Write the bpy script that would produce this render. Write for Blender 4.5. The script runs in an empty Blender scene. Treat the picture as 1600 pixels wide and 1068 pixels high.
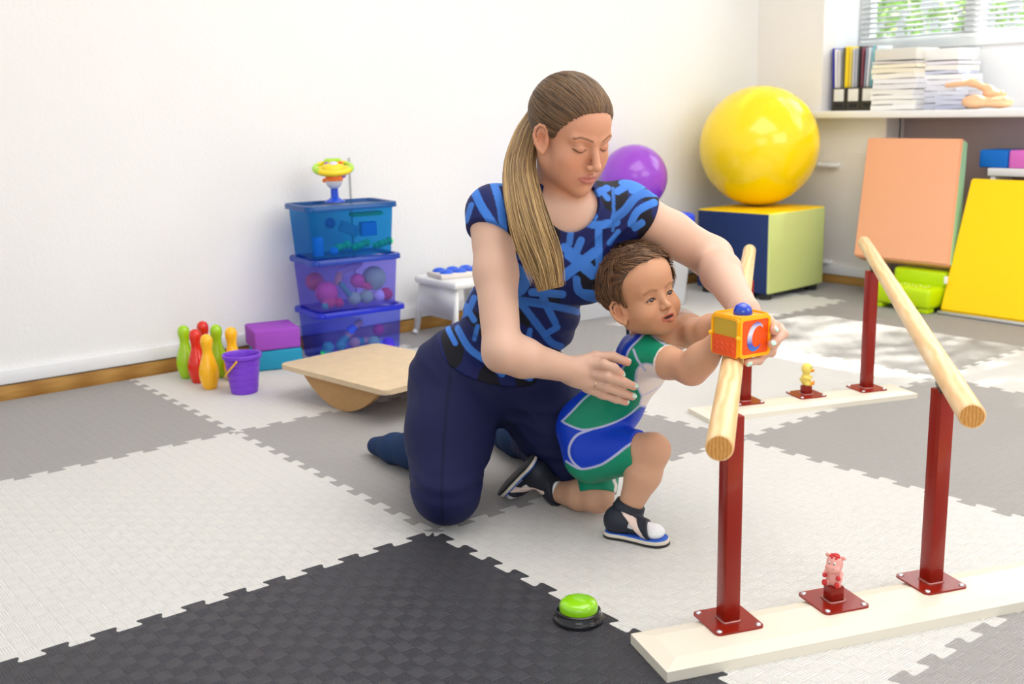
import bpy, bmesh, math, random
import numpy as np
from mathutils import Vector, Matrix, Euler
random.seed(7)
PI = math.pi
SC = bpy.context.scene
COL = SC.collection

# ---------------------------------------------------------------- camera
CAMLOC = Vector((1.851914, -1.240657, 0.895187))
R_ = Vector((0.62511798, 0.78021856, -0.02205697))
U_ = Vector((-0.15137047, 0.14890496, 0.97719716))
F_ = Vector((-0.76571176, 0.60752474, -0.21118521))
cam = bpy.data.cameras.new('camera')
cam.sensor_width = 36.0
cam.sensor_fit = 'HORIZONTAL'
cam.lens = 1692.209 / 1600.0 * 36.0
cam.clip_start = 0.05
cam.dof.use_dof = True
cam.dof.focus_distance = 2.15
cam.dof.aperture_fstop = 5.0
camo = bpy.data.objects.new('camera', cam)
COL.objects.link(camo)
camo.matrix_world = Matrix(((R_.x, U_.x, -F_.x, CAMLOC.x), (R_.y, U_.y, -F_.y, CAMLOC.y), (R_.z, U_.z, -F_.z, CAMLOC.z), (0, 0, 0, 1)))
SC.camera = camo

# ---------------------------------------------------------------- world, lights, exposure
SC.view_settings.view_transform = 'Standard'
SC.view_settings.look = 'None'
SC.view_settings.gamma = 1.0
SC.view_settings.exposure = 0.0
wd = bpy.data.worlds.new('daylight')
SC.world = wd
wd.use_nodes = True
bg = wd.node_tree.nodes['Background']
bg.inputs[0].default_value = (0.93, 0.965, 1.0, 1)
bg.inputs[1].default_value = 0.85
SC.cycles.max_bounces = 8
SC.cycles.caustics_reflective = False
SC.cycles.caustics_refractive = False
SC.cycles.transparent_max_bounces = 16

def area(name, loc, target, sx, sy, power, col=(1, 1, 1)):
    l = bpy.data.lights.new(name, 'AREA')
    l.shape = 'RECTANGLE'; l.size = sx; l.size_y = sy
    l.energy = power; l.color = col
    o = bpy.data.objects.new(name, l)
    COL.objects.link(o)
    o.location = loc
    d = Vector(target) - Vector(loc)
    o.rotation_euler = d.to_track_quat('-Z', 'Y').to_euler()
    return o
# ceiling fixtures' soft light, two added fill lamps, daylight at the window
area('ceiling_light', (0.6, 0.9, 2.6), (0.6, 0.9, 0), 2.4, 2.4, 58, (1, 0.995, 0.985))
area('rear_fill_light', (3.6, -2.6, 2.0), (-0.3, 0.9, 0.4), 2.4, 1.6, 25, (1.0, 0.99, 0.975))  # added soft fill from behind the camera, no window modelled there
area('side_fill_light', (3.0, 1.9, 1.9), (-1.9, 2.3, 1.2), 2.2, 1.4, 30, (1.0, 0.99, 0.975))  # added fill aimed at the left wall to brighten it
area('window_light', (-0.6, 3.9, 1.75), (-0.3, 1.2, 0.1), 1.6, 1.0, 22, (0.93, 0.97, 1.0))
sun = bpy.data.lights.new('sun', 'SUN')
sun.energy = 28.0; sun.angle = math.radians(0.6); sun.color = (1, 0.96, 0.9)
suno = bpy.data.objects.new('sun', sun)
COL.objects.link(suno)
suno.rotation_euler = Vector((-0.05, -0.615, -0.787)).to_track_quat('-Z', 'Y').to_euler()

# ---------------------------------------------------------------- materials
MATS = {}
def mat(name, col=(0.8, 0.8, 0.8), rough=0.5, spec=0.5, metal=0.0, coat=0.0, noise=0.0, nscale=20.0, bump=0.0, bscale=200.0, sss=0.0, emit=0.0, sheen=0.0):
    if name in MATS: return MATS[name]
    m = bpy.data.materials.new(name); m.use_nodes = True
    nt = m.node_tree; b = nt.nodes['Principled BSDF']
    b.inputs['Base Color'].default_value = (*col, 1)
    b.inputs['Roughness'].default_value = rough
    b.inputs['Specular IOR Level'].default_value = spec
    b.inputs['Metallic'].default_value = metal
    b.inputs['Coat Weight'].default_value = coat
    b.inputs['Sheen Weight'].default_value = sheen
    if sss > 0:
        b.inputs['Subsurface Weight'].default_value = sss
        b.inputs['Subsurface Radius'].default_value = (1.0, 0.4, 0.25)
        b.inputs['Subsurface Scale'].default_value = 0.006
    tc = nt.nodes.new('ShaderNodeTexCoord')
    if noise > 0:
        n = nt.nodes.new('ShaderNodeTexNoise'); n.inputs['Scale'].default_value = nscale; n.inputs['Detail'].default_value = 4
        nt.links.new(tc.outputs['Object'], n.inputs['Vector'])
        mp = nt.nodes.new('ShaderNodeMapRange'); mp.inputs[1].default_value = 0.3; mp.inputs[2].default_value = 0.7
        mp.inputs[3].default_value = 1 - noise; mp.inputs[4].default_value = 1 + noise
        nt.links.new(n.outputs['Fac'], mp.inputs[0])
        mx = nt.nodes.new('ShaderNodeVectorMath'); mx.operation = 'SCALE'
        mx.inputs[0].default_value = col
        nt.links.new(mp.outputs[0], mx.inputs['Scale']); nt.links.new(mx.outputs[0], b.inputs['Base Color'])
    if bump > 0:
        n2 = nt.nodes.new('ShaderNodeTexNoise'); n2.inputs['Scale'].default_value = bscale; n2.inputs['Detail'].default_value = 3
        nt.links.new(tc.outputs['Object'], n2.inputs['Vector'])
        bp = nt.nodes.new('ShaderNodeBump'); bp.inputs['Strength'].default_value = 1.0; bp.inputs['Distance'].default_value = bump
        nt.links.new(n2.outputs['Fac'], bp.inputs['Height']); nt.links.new(bp.outputs[0], b.inputs['Normal'])
    MATS[name] = m
    return m

def srgb(h):
    h = h.lstrip('#'); c = [int(h[i:i + 2], 16) / 255 for i in (0, 2, 4)]
    return tuple(x / 12.92 if x <= 0.04045 else ((x + 0.055) / 1.055) ** 2.4 for x in c)

def film(name, tint, body, opac=0.3, rough=0.15):
    """thin translucent coloured plastic"""
    m = bpy.data.materials.new(name); m.use_nodes = True
    nt = m.node_tree; b = nt.nodes['Principled BSDF']; out = nt.nodes['Material Output']
    b.inputs['Base Color'].default_value = (*body, 1); b.inputs['Roughness'].default_value = rough
    t = nt.nodes.new('ShaderNodeBsdfTransparent'); t.inputs[0].default_value = (*tint, 1)
    mx = nt.nodes.new('ShaderNodeMixShader'); mx.inputs[0].default_value = opac
    nt.links.new(t.outputs[0], mx.inputs[1]); nt.links.new(b.outputs[0], mx.inputs[2]); nt.links.new(mx.outputs[0], out.inputs['Surface'])
    return m

def wood(name, c1, c2, scale=6.0, stretch=(1, 1, 1), rough=0.45, rings=8.0, spec=0.3):
    m = bpy.data.materials.new(name); m.use_nodes = True
    nt = m.node_tree; b = nt.nodes['Principled BSDF']
    b.inputs['Roughness'].default_value = rough; b.inputs['Specular IOR Level'].default_value = spec
    tc = nt.nodes.new('ShaderNodeTexCoord'); mp = nt.nodes.new('ShaderNodeMapping'); mp.inputs['Scale'].default_value = stretch
    nt.links.new(tc.outputs['Object'], mp.inputs[0])
    w = nt.nodes.new('ShaderNodeTexWave'); w.wave_type = 'BANDS'; w.bands_direction = 'Y'
    w.inputs['Scale'].default_value = scale; w.inputs['Distortion'].default_value = rings; w.inputs['Detail'].default_value = 2; w.inputs['Detail Scale'].default_value = 0.8
    nt.links.new(mp.outputs[0], w.inputs['Vector'])
    n = nt.nodes.new('ShaderNodeTexNoise'); n.inputs['Scale'].default_value = scale * 3; n.inputs['Detail'].default_value = 5
    nt.links.new(mp.outputs[0], n.inputs['Vector'])
    ad = nt.nodes.new('ShaderNodeMath'); ad.operation = 'MULTIPLY_ADD'; ad.inputs[1].default_value = 0.5; ad.inputs[2].default_value = 0.0
    nt.links.new(n.outputs['Fac'], ad.inputs[0])
    a2 = nt.nodes.new('ShaderNodeMath'); a2.operation = 'MULTIPLY_ADD'; a2.inputs[1].default_value = 0.55
    nt.links.new(w.outputs['Fac'], a2.inputs[0]); nt.links.new(ad.outputs[0], a2.inputs[2])
    cr = nt.nodes.new('ShaderNodeValToRGB'); cr.color_ramp.elements[0].color = (*c1, 1); cr.color_ramp.elements[1].color = (*c2, 1)
    nt.links.new(a2.outputs[0], cr.inputs[0]); nt.links.new(cr.outputs[0], b.inputs['Base Color'])
    return m

# ---------------------------------------------------------------- mesh helpers
def tag(o, label=None, cat=None, group=None, kind=None):
    if label: o['label'] = label
    if cat: o['category'] = cat
    if group: o['group'] = group
    if kind: o['kind'] = kind
    return o

def thing(name, label, cat, loc=(0, 0, 0), rz=0.0, group=None):
    o = bpy.data.objects.new(name, None); COL.objects.link(o)
    o.empty_display_size = 0.05
    o.location = loc; o.rotation_euler = (0, 0, rz)
    return tag(o, label, cat, group)

def link(name, me, m=None, parent=None, smooth=True, loc=None, rot=None):
    o = bpy.data.objects.new(name, me); COL.objects.link(o)
    if m is not None:
        for x in (m if isinstance(m, (list, tuple)) else [m]): me.materials.append(x)
    if smooth:
        me.polygons.foreach_set('use_smooth', [True] * len(me.polygons))
    if parent: o.parent = parent
    if loc is not None: o.location = loc
    if rot is not None: o.rotation_euler = rot
    return o

def bmobj(name, bm, m=None, parent=None, smooth=True, loc=None, rot=None, angle=None):
    me = bpy.data.meshes.new(name)
    bmesh.ops.recalc_face_normals(bm, faces=bm.faces)
    bm.normal_update()
    if angle is not None:
        a = math.radians(angle)
        for e in bm.edges:
            e.smooth = not (len(e.link_faces) == 2 and e.calc_face_angle(0) > a)
    bm.to_mesh(me); bm.free()
    return link(name, me, m, parent, smooth, loc, rot)

def box_bm(bm, cx, cy, cz, sx, sy, sz, bev=0.0, seg=2, M=None, taper=None):
    r = bmesh.ops.create_cube(bm, size=1.0)
    vs = r['verts']
    for v in vs:
        if taper and v.co.z < 0: v.co.x *= taper; v.co.y *= taper
        v.co = Vector((v.co.x * sx, v.co.y * sy, v.co.z * sz))
    if bev > 0:
        es = set(e for v in vs for e in v.link_edges)
        rr = bmesh.ops.bevel(bm, geom=list(es), offset=bev, segments=seg, profile=0.5, affect='EDGES', clamp_overlap=True)
        vs = list(set(vs_ for f in rr['faces'] for vs_ in f.verts) | set(v for v in vs if v.is_valid))
        # include all verts connected
        seen = set(vs); st = list(vs)
        while st:
            v = st.pop()
            for e in v.link_edges:
                w = e.other_vert(v)
                if w not in seen: seen.add(w); st.append(w)
        vs = list(seen)
    T = Matrix.Translation((cx, cy, cz))
    if M is not None: T = T @ M.to_4x4()
    bmesh.ops.transform(bm, matrix=T, verts=vs)
    return vs

def box(name, c, s, m, parent=None, bev=0.003, seg=2, M=None, taper=None):
    bm = bmesh.new(); box_bm(bm, c[0], c[1], c[2], s[0], s[1], s[2], bev, seg, M, taper)
    return bmobj(name, bm, m, parent, bev > 0, angle=35)

def lathe_bm(bm, prof, n=32, M=None, cap=True):
    rings = []
    for (r, z) in prof:
        ring = []
        if r < 1e-6:
            v = bm.verts.new((0, 0, z)); ring = [v] * n
        else:
            for i in range(n):
                a = 2 * PI * i / n; ring.append(bm.verts.new((r * math.cos(a), r * math.sin(a), z)))
        rings.append(ring)
    for k in range(len(rings) - 1):
        A, B = rings[k], rings[k + 1]
        for i in range(n):
            j = (i + 1) % n
            q = [A[i], A[j], B[j], B[i]]
            u = []
            for v in q:
                if v not in u: u.append(v)
            if len(u) >= 3:
                try: bm.faces.new(u)
                except ValueError: pass
    vs = list(set(v for r in rings for v in r))
    if cap:
        for r in (rings[0], rings[-1]):
            if len(set(r)) > 2:
                try: bm.faces.new(r)
                except ValueError: pass
    if M is not None: bmesh.ops.transform(bm, matrix=M, verts=vs)
    return vs

def lathe(name, prof, m, parent=None, n=32, M=None, angle=40, loc=None, rot=None):
    bm = bmesh.new(); lathe_bm(bm, prof, n, M)
    return bmobj(name, bm, m, parent, True, loc, rot, angle)

def frame_from(d):
    d = Vector(d).normalized()
    a = Vector((0, 0, 1)) if abs(d.z) < 0.9 else Vector((1, 0, 0))
    x = a.cross(d).normalized(); y = d.cross(x)
    return x, y, d

def tube_bm(bm, pts, rad, n=8, caps=True, closed=False):
    pts = [Vector(p) for p in pts]; N = len(pts)
    rads = rad if isinstance(rad, (list, tuple)) else [rad] * N
    x = None; rings = []
    for i, p in enumerate(pts):
        if closed: d = (pts[(i + 1) % N] - pts[i - 1]).normalized()
        else: d = (pts[min(i + 1, N - 1)] - pts[max(i - 1, 0)]).normalized()
        if x is None: x, y, _ = frame_from(d)
        else:
            x = (x - d * x.dot(d)); x = x.normalized() if x.length > 1e-6 else frame_from(d)[0]
            y = d.cross(x)
        rings.append([bm.verts.new(p + (x * math.cos(2 * PI * k / n) + y * math.sin(2 * PI * k / n)) * rads[i]) for k in range(n)])
    for i in range(N if closed else N - 1):
        A, B = rings[i], rings[(i + 1) % N]
        for k in range(n):
            bm.faces.new((A[k], A[(k + 1) % n], B[(k + 1) % n], B[k]))
    if caps and not closed:
        bm.faces.new(rings[0][::-1]); bm.faces.new(rings[-1])
    return rings

def tube(name, pts, rad, m, parent=None, n=12, closed=False):
    bm = bmesh.new(); tube_bm(bm, pts, rad, n, True, closed)
    return bmobj(name, bm, m, parent, True, angle=50)

def prism_bm(bm, poly, z0, z1, M=None):
    a = [bm.verts.new((x, y, z0)) for x, y in poly]; b = [bm.verts.new((x, y, z1)) for x, y in poly]
    n = len(poly)
    bm.faces.new(a[::-1]); bm.faces.new(b)
    for i in range(n): bm.faces.new((a[i], a[(i + 1) % n], b[(i + 1) % n], b[i]))
    if M is not None: bmesh.ops.transform(bm, matrix=M, verts=a + b)
    return a + b

def prism(name, poly, z0, z1, m, parent=None, M=None, bev=0.0):
    bm = bmesh.new(); prism_bm(bm, poly, z0, z1, M)
    if bev > 0:
        bmesh.ops.bevel(bm, geom=[e for e in bm.edges], offset=bev, segments=2, profile=0.5, affect='EDGES', clamp_overlap=True)
    return bmobj(name, bm, m, parent, True, angle=35)

def sphere_bm(bm, c, r, n=20, sc=(1, 1, 1), M=None):
    q = bmesh.ops.create_uvsphere(bm, u_segments=n, v_segments=max(6, n // 2), radius=r)
    T = Matrix.Translation(c)
    if M is not None: T = T @ M.to_4x4()
    T = T @ Matrix.Diagonal((*sc, 1))
    bmesh.ops.transform(bm, matrix=T, verts=q['verts'])
    return q['verts']

def sphere(name, c, r, m, parent=None, n=24, sc=(1, 1, 1), M=None):
    bm = bmesh.new(); sphere_bm(bm, c, r, n, sc, M)
    return bmobj(name, bm, m, parent)

def rrect(w, h, r, n=5):
    pts = []
    for cx, cy, a0 in ((w / 2 - r, h / 2 - r, 0), (-w / 2 + r, h / 2 - r, 90), (-w / 2 + r, -h / 2 + r, 180), (w / 2 - r, -h / 2 + r, 270)):
        for i in range(n + 1):
            a = math.radians(a0 + 90 * i / n); pts.append((cx + r * math.cos(a), cy + r * math.sin(a)))
    return pts

def copy_tree(o, parent=None):
    c = o.copy(); COL.objects.link(c)
    if parent is not None: c.parent = parent
    for ch in list(o.children): copy_tree(ch, c)
    return c

def Rz(a): return Matrix.Rotation(a, 3, 'Z')
def basis(x, y, z):
    return Matrix(((x[0], y[0], z[0]), (x[1], y[1], z[1]), (x[2], y[2], z[2])))
# ================================================================ THE ROOM
WX, WY = -1.88, 3.39
WALL = mat('wall_paper', (0.865, 0.865, 0.86), 0.85, 0.2, bump=0.0012, bscale=90, noise=0.012, nscale=3)
WARM = mat('wall_paper_cream', (0.89, 0.865, 0.825), 0.85, 0.2, bump=0.0012, bscale=90)
REV = mat('reveal_paint', (0.88, 0.90, 0.92), 0.6, 0.3)
MAUVE = mat('niche_paint', (0.50, 0.41, 0.40), 0.8, 0.2)
WHITE = mat('white_gloss', (0.86, 0.87, 0.88), 0.35, 0.4)
SKIRT = wood('skirting_oak', srgb('#9a6a2e'), srgb('#c89a55'), 10, (1, 0.2, 6), 0.45, 3)
LAM = wood('laminate_floor', srgb('#8a5e2c'), srgb('#b88a4c'), 6, (1, 0.2, 1), 0.45, 3)
def st(o): return tag(o, kind='structure')
st(box('floor', (0.6, 0.6, -0.062), (5.2, 6.6, 0.1), LAM, bev=0))
st(box('wall_left', (WX - 0.05, 0.04, 1.33), (0.1, 6.7, 3.2), WALL, bev=0))
NX0 = -1.479      # left edge of the window reveal
RXE = 3.2
st(box('wall_back', ((-2.4 + NX0) / 2, WY + 0.05, 1.33), (NX0 + 2.4, 0.1, 3.2), WARM, bev=0))
bm = bmesh.new()
box_bm(bm, (NX0 - 1.109) / 2, WY + 0.06, 0.38, -1.109 - NX0, 0.12, 0.86)
box_bm(bm, -1.13, WY + 0.16, 0.38, .042, .10, 0.86)
st(bmobj('wall_below_sill', bm, WARM, smooth=False))
st(box('wall_niche', ((-1.109 + RXE) / 2, WY + 0.17, 0.38), (RXE + 1.109, 0.04, 0.9), MAUVE, bev=0))
bm = bmesh.new()       # the white window bay: reveal, low bay wall and lintel
box_bm(bm, NX0 - 0.035, WY + 0.235, 1.67, 0.07, 0.27, 2.0)
box_bm(bm, (NX0 + RXE) / 2, WY + 0.35, 0.93, RXE - NX0, 0.06, 0.40)
box_bm(bm, (NX0 + RXE) / 2, WY + 0.2, 2.62, RXE - NX0, 0.4, 0.3)
box_bm(bm, 0.95, WY + 0.2, 1.6, 0.3, 0.35, 1.9)
st(bmobj('wall_bay', bm, REV, smooth=False))
st(box('ceiling', (0.0, 1.25, 2.78), (3.9, 5.0, 0.1), mat('ceiling_paint', (0.9, 0.9, 0.89), 0.9, 0.1), bev=0))
# oak skirting and the white cable trunking above it
st(box('baseboard_left', (WX + 0.006, 0.2, 0.018), (0.012, 6.4, 0.055), SKIRT, bev=0.002))
st(box('baseboard_back', (-1.5, WY - 0.006, 0.018), (0.76, 0.012, 0.055), wood('skirting_oak_back', srgb('#9a6a2e'), srgb('#c89a55'), 10, (0.2, 1, 6), 0.45, 3), bev=0.002))
st(box('trim_1', (WX + 0.010, 0.2, 0.074), (0.020, 6.4, 0.047), WHITE, bev=0.004))
st(box('trim_2', (-1.5, WY - 0.010, 0.066), (0.76, 0.020, 0.047), WHITE, bev=0.004))
# window sill
st(box('window_sill', (0.80, WY + 0.10, 0.828), (4.66, 0.42, 0.034), WHITE, bev=0.006, seg=3))
# window frame and panes
wf = thing('window_1', 'white framed window behind horizontal blinds above the sill', 'window', (0, WY + 0.33, 0))
del wf['label']; del wf['category']; wf['kind'] = 'structure'
bm = bmesh.new()
for (x0, x1, z0, z1) in ((-1.479, 1.0, 1.13, 1.19), (-1.479, -1.42, 1.19, 2.44), (-0.92, -0.84, 1.19, 2.44), (0.2, 0.28, 1.19, 2.44), (-1.479, 1.0, 2.44, 2.5)):
    box_bm(bm, (x0 + x1) / 2, 0, (z0 + z1) / 2, x1 - x0, 0.06, z1 - z0, 0.006)
bmobj('window_frame', bm, WHITE, wf, angle=35)
for x0, x1 in ((-1.42, -0.92), (-0.84, 0.2)):
    gl = film('window_glass' , (0.97, 0.99, 0.98), (0.9, 0.95, 0.95), 0.04, 0.02)
    box('pane', ((x0 + x1) / 2, 0.0, 1.82), (x1 - x0, 0.006, 1.26), gl, wf, bev=0)
# blinds
bl = thing('window_blind', 'white slatted venetian blind hanging in the window', 'blind', (0, WY + 0.26, 1.18))
SLAT = mat('blind_slat', (0.92, 0.93, 0.94), 0.4, 0.4)
_nt = SLAT.node_tree; _tr = _nt.nodes.new('ShaderNodeBsdfTranslucent'); _tr.inputs[0].default_value = (0.95, 0.97, 0.98, 1)
_ms = _nt.nodes.new('ShaderNodeMixShader'); _ms.inputs[0].default_value = 0.45
_nt.links.new(_nt.nodes['Principled BSDF'].outputs[0], _ms.inputs[1]); _nt.links.new(_tr.outputs[0], _ms.inputs[2]); _nt.links.new(_ms.outputs[0], _nt.nodes['Material Output'].inputs['Surface'])
proto = None
for i in range(54):
    z = 0.012 + i * 0.024
    if proto is None:
        bm = bmesh.new()
        n = 5
        for k in range(n):
            pass
        rows = []
        for k in range(n + 1):
            t = k / n - 0.5
            y = t * 0.025; zz = 0.0025 * (1 - 4 * t * t)
            rows.append([bm.verts.new((x, y, zz)) for x in (-1.44, 0.78)])
        for k in range(n): bm.faces.new((rows[k][0], rows[k][1], rows[k + 1][1], rows[k + 1][0]))
        ge = bmesh.ops.solidify(bm, geom=bm.faces[:], thickness=0.0006)
        proto = bmobj('slat', bm, SLAT, bl)
        proto.location = (0, 0, z); proto.rotation_euler = (math.radians(31), 0, 0)
    else:
        c = proto.copy(); COL.objects.link(c); c.parent = bl; c.location = (0, 0, z)
box('bottom_rail', (-0.33, 0, -0.003), (2.22, 0.02, 0.012), SLAT, bl, bev=0.003)
for x in (-1.33, -0.75, -0.1, 0.5):
    tube('cord', [(x, -0.013, 0.0), (x, -0.013, 1.3)], 0.0012, SLAT, bl, 6)
# garden greenery outside the window
LEAF = mat('leaf_green', (0.42, 0.66, 0.18), 0.6, 0.3, noise=0.5, nscale=9)
def leafy(name, cx, cy, cz, r, n, label):
    t = thing(name, label, 'bush', (cx, cy, 0))
    bm = bmesh.new()
    rnd = random.Random(int(cx * 100) + 5)
    for k in range(n):
        d = Vector((rnd.gauss(0, 1), rnd.gauss(0, 1), rnd.gauss(0, 1))).normalized() * r * (0.5 + 0.5 * rnd.random())
        c = Vector((d.x, d.y, cz + d.z * 1.2))
        M = Euler((rnd.uniform(-1.5, 1.5), rnd.uniform(-1.5, 1.5), rnd.uniform(0, 6))).to_matrix()
        s = rnd.uniform(0.04, 0.08)
        vs = [bm.verts.new(c + M @ Vector(q)) for q in ((-s, 0, 0), (0, -s * .5, s * .1), (s, 0, 0), (0, s * .5, s * .1))]
        bm.faces.new(vs)
    bmobj('foliage', bm, LEAF, t, smooth=False)
    bm = bmesh.new()
    tube_bm(bm, [(0, 0, 0.0), (0.03, 0, cz * 0.5), (0, 0.02, cz)], [0.05, 0.04, 0.02], 8)
    bmobj('trunk', bm, mat('bark', (0.2, 0.13, 0.08), 0.9), t)
leafy('shade_tree', -1.75, 6.6, 5.45, 1.20, 4200, 'tall leafy tree placed unseen outside the window to block the sun, the left one')  # crown out of view, placed to keep the sun off the left side
leafy('shade_tree', 1.35, 6.6, 5.45, 1.50, 6500, 'tall leafy tree placed unseen outside the window to block the sun, the right one')  # second unseen crown, shades the floor right of the sun patch
leafy('dapple_tree', -0.30, 8.2, 7.4, 0.6, 260, 'thin sparse leafy tree placed unseen outside the window to dapple the sun between the two tall trees')  # unseen sparse leaves added in the gap to break up the sunlight
leafy('garden_bush', -2.9, 7.2, 1.6, 1.1, 1500, 'green leafy bush outside the window, left of the other')
leafy('garden_bush', -0.1, 7.9, 1.75, 1.3, 1800, 'wide green leafy bush outside the window, right of the other')
# thin grey cable running down the wall behind the boxes; two pipe stubs on the back wall
tag(tube('wall_cable', [(WX + 0.004, 0.93, 0.72), (WX + 0.004, 0.93, 0.10)], 0.0035, mat('cable_grey', (0.55, 0.55, 0.54), 0.5), n=8), 'thin grey cable running down the white wall behind the blue boxes', 'cable')
for z, L, lab in ((0.582, 0.13, 'short white pipe stub on the cream wall beside the yellow ball'), (0.10, 0.09, 'short white pipe stub near the skirting beside the cube seat')):
    t = thing('wall_pipe', lab, 'pipe', (-1.43, WY, z))
    tube('pipe_run', [(-L * 0.5, -0.025, 0), (L * 0.45, -0.025, 0), (L * 0.5, -0.02, 0), (L * 0.52, 0.0, 0)], 0.010, WHITE, t)
    for x in (-L * 0.3, L * 0.25): box('pipe_clip', (x, -0.0125, 0), (0.012, 0.025, 0.024), WHITE, t, bev=0.002)

# ================================================================ PUZZLE MATS
def mat_mat(name, col, dark=0.0, cell=0.0294):
    m = bpy.data.materials.new(name); m.use_nodes = True
    nt = m.node_tree; b = nt.nodes['Principled BSDF']; L = nt.links; N = nt.nodes
    b.inputs['Roughness'].default_value = 0.42 if dark else 0.6; b.inputs['Specular IOR Level'].default_value = 0.35
    tc = N.new('ShaderNodeTexCoord'); sp = N.new('ShaderNodeSeparateXYZ'); L.new(tc.outputs['Object'], sp.inputs[0])
    def math_(op, a, b_=None, c=None):
        n = N.new('ShaderNodeMath'); n.operation = op
        for i, v in enumerate((a, b_, c)):
            if v is None: continue
            if hasattr(v, 'links') or hasattr(v, 'is_linked'): L.new(v, n.inputs[i])
            else: n.inputs[i].default_value = v
        return n.outputs[0]
    X, Y = sp.outputs[0], sp.outputs[1]
    ck = N.new('ShaderNodeTexChecker'); ck.inputs['Scale'].default_value = 1 / cell
    L.new(tc.outputs['Object'], ck.inputs['Vector'])
    ck.inputs['Color1'].default_value = (1, 1, 1, 1); ck.inputs['Color2'].default_value = (0, 0, 0, 1)
    fac = ck.outputs['Fac']
    w = 2 * PI / cell
    sx = math_('SINE', math_('MULTIPLY', X, w * 6)); sy = math_('SINE', math_('MULTIPLY', Y, w * 6))
    a = math_('MULTIPLY', sx, fac); bq = math_('MULTIPLY', sy, math_('SUBTRACT', 1.0, fac))
    ribs = math_('ADD', a, bq)
    # groove between the cells
    gx = math_('ABSOLUTE', math_('SINE', math_('MULTIPLY', X, w * 0.5))); gy = math_('ABSOLUTE', math_('SINE', math_('MULTIPLY', Y, w * 0.5)))
    g = math_('MULTIPLY', math_('MINIMUM', gx, gy), 5.0); g = math_('MINIMUM', g, 1.0)
    h = math_('MULTIPLY', math_('ADD', ribs, 1.2), g)
    bp = N.new('ShaderNodeBump'); bp.inputs['Strength'].default_value = 1.0; bp.inputs['Distance'].default_value = 0.0009
    L.new(h, bp.inputs['Height']); L.new(bp.outputs[0], b.inputs['Normal'])
    # rib shading put into the colour: tops lighter, grooves darker, plus random tone
    nz = N.new('ShaderNodeTexNoise'); nz.inputs['Scale'].default_value = 3; nz.inputs['Detail'].default_value = 3; L.new(tc.outputs['Object'], nz.inputs['Vector'])
    k = math_('ADD', math_('MULTIPLY', h, 0.065 if not dark else 0.17), math_('MULTIPLY', nz.outputs['Fac'], 0.05))
    k = math_('ADD', k, 0.89 if not dark else 0.75)
    vm = N.new('ShaderNodeVectorMath'); vm.operation = 'SCALE'; vm.inputs[0].default_value = col; L.new(k, vm.inputs['Scale'])
    L.new(vm.outputs[0], b.inputs['Base Color'])
    return m
MC = mat_mat('foam_cream', (0.79, 0.78, 0.75)); MG = mat_mat('foam_grey', (0.41, 0.395, 0.385)); MK = mat_mat('foam_black', (0.050, 0.050, 0.060), 1)
corr = {(-1, 0): (.002, -.004), (0, 0): (.009, -.008), (0, 1): (.0186, -.0025), (0, 2): (.0113, -.0076), (-1, 3): (-.0113, -.0205), (-1, 1): (.01, -.004), (-1, 2): (0, -.012)}
def LP(i, j):
    dx, dy = corr.get((i, j), (0.004, -0.004))
    x, y = i + dx, j + dy
    return Vector((max(x, WX + 0.03), min(y, WY - 0.02), 0))
NT = 12
def tooth_edge(A, B):
    """interlocking dovetail outline from lattice point A to B (always in the +axis sense)"""
    d = B - A; L = d.length; NT = max(1, round(L * 12)); d = d / L; n = Vector((-d.y, d.x, 0)); per = L / NT; h = 0.0115
    shape = [(0.0, -h), (.24, -h), (.275, -h * .75), (.27, -h * .35), (.225, h * .3), (.215, h * .7), (.25, h), (.75, h), (.785, h * .7), (.775, h * .3), (.73, -h * .35), (.725, -h * .75), (.76, -h)]
    pts = [A.copy()]
    for k in range(NT):
        for (s, o) in shape:
            if k == 0 and s == 0.0: continue
            pts.append(A + d * (k + s) * per + n * o)
    return pts          # B excluded
colors = {(-2, -1): 'G', (-1, -1): 'C', (0, -1): 'K', (-2, 0): 'C', (-1, 0): 'G', (0, 0): 'C', (1, 0): 'G', (1, 2): 'G', (1, 3): 'C', (-2, 1): 'G', (-1, 1): 'C', (0, 1): 'G', (1, 1): 'C',
          (-2, 2): 'C', (-1, 2): 'G', (0, 2): 'C', (-2, 3): 'G', (-1, 3): 'G', (0, 3): 'G', (-1, -2): 'K', (0, -2): 'C', (-2, -2): 'C', (1, -1): 'G'}
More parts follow.
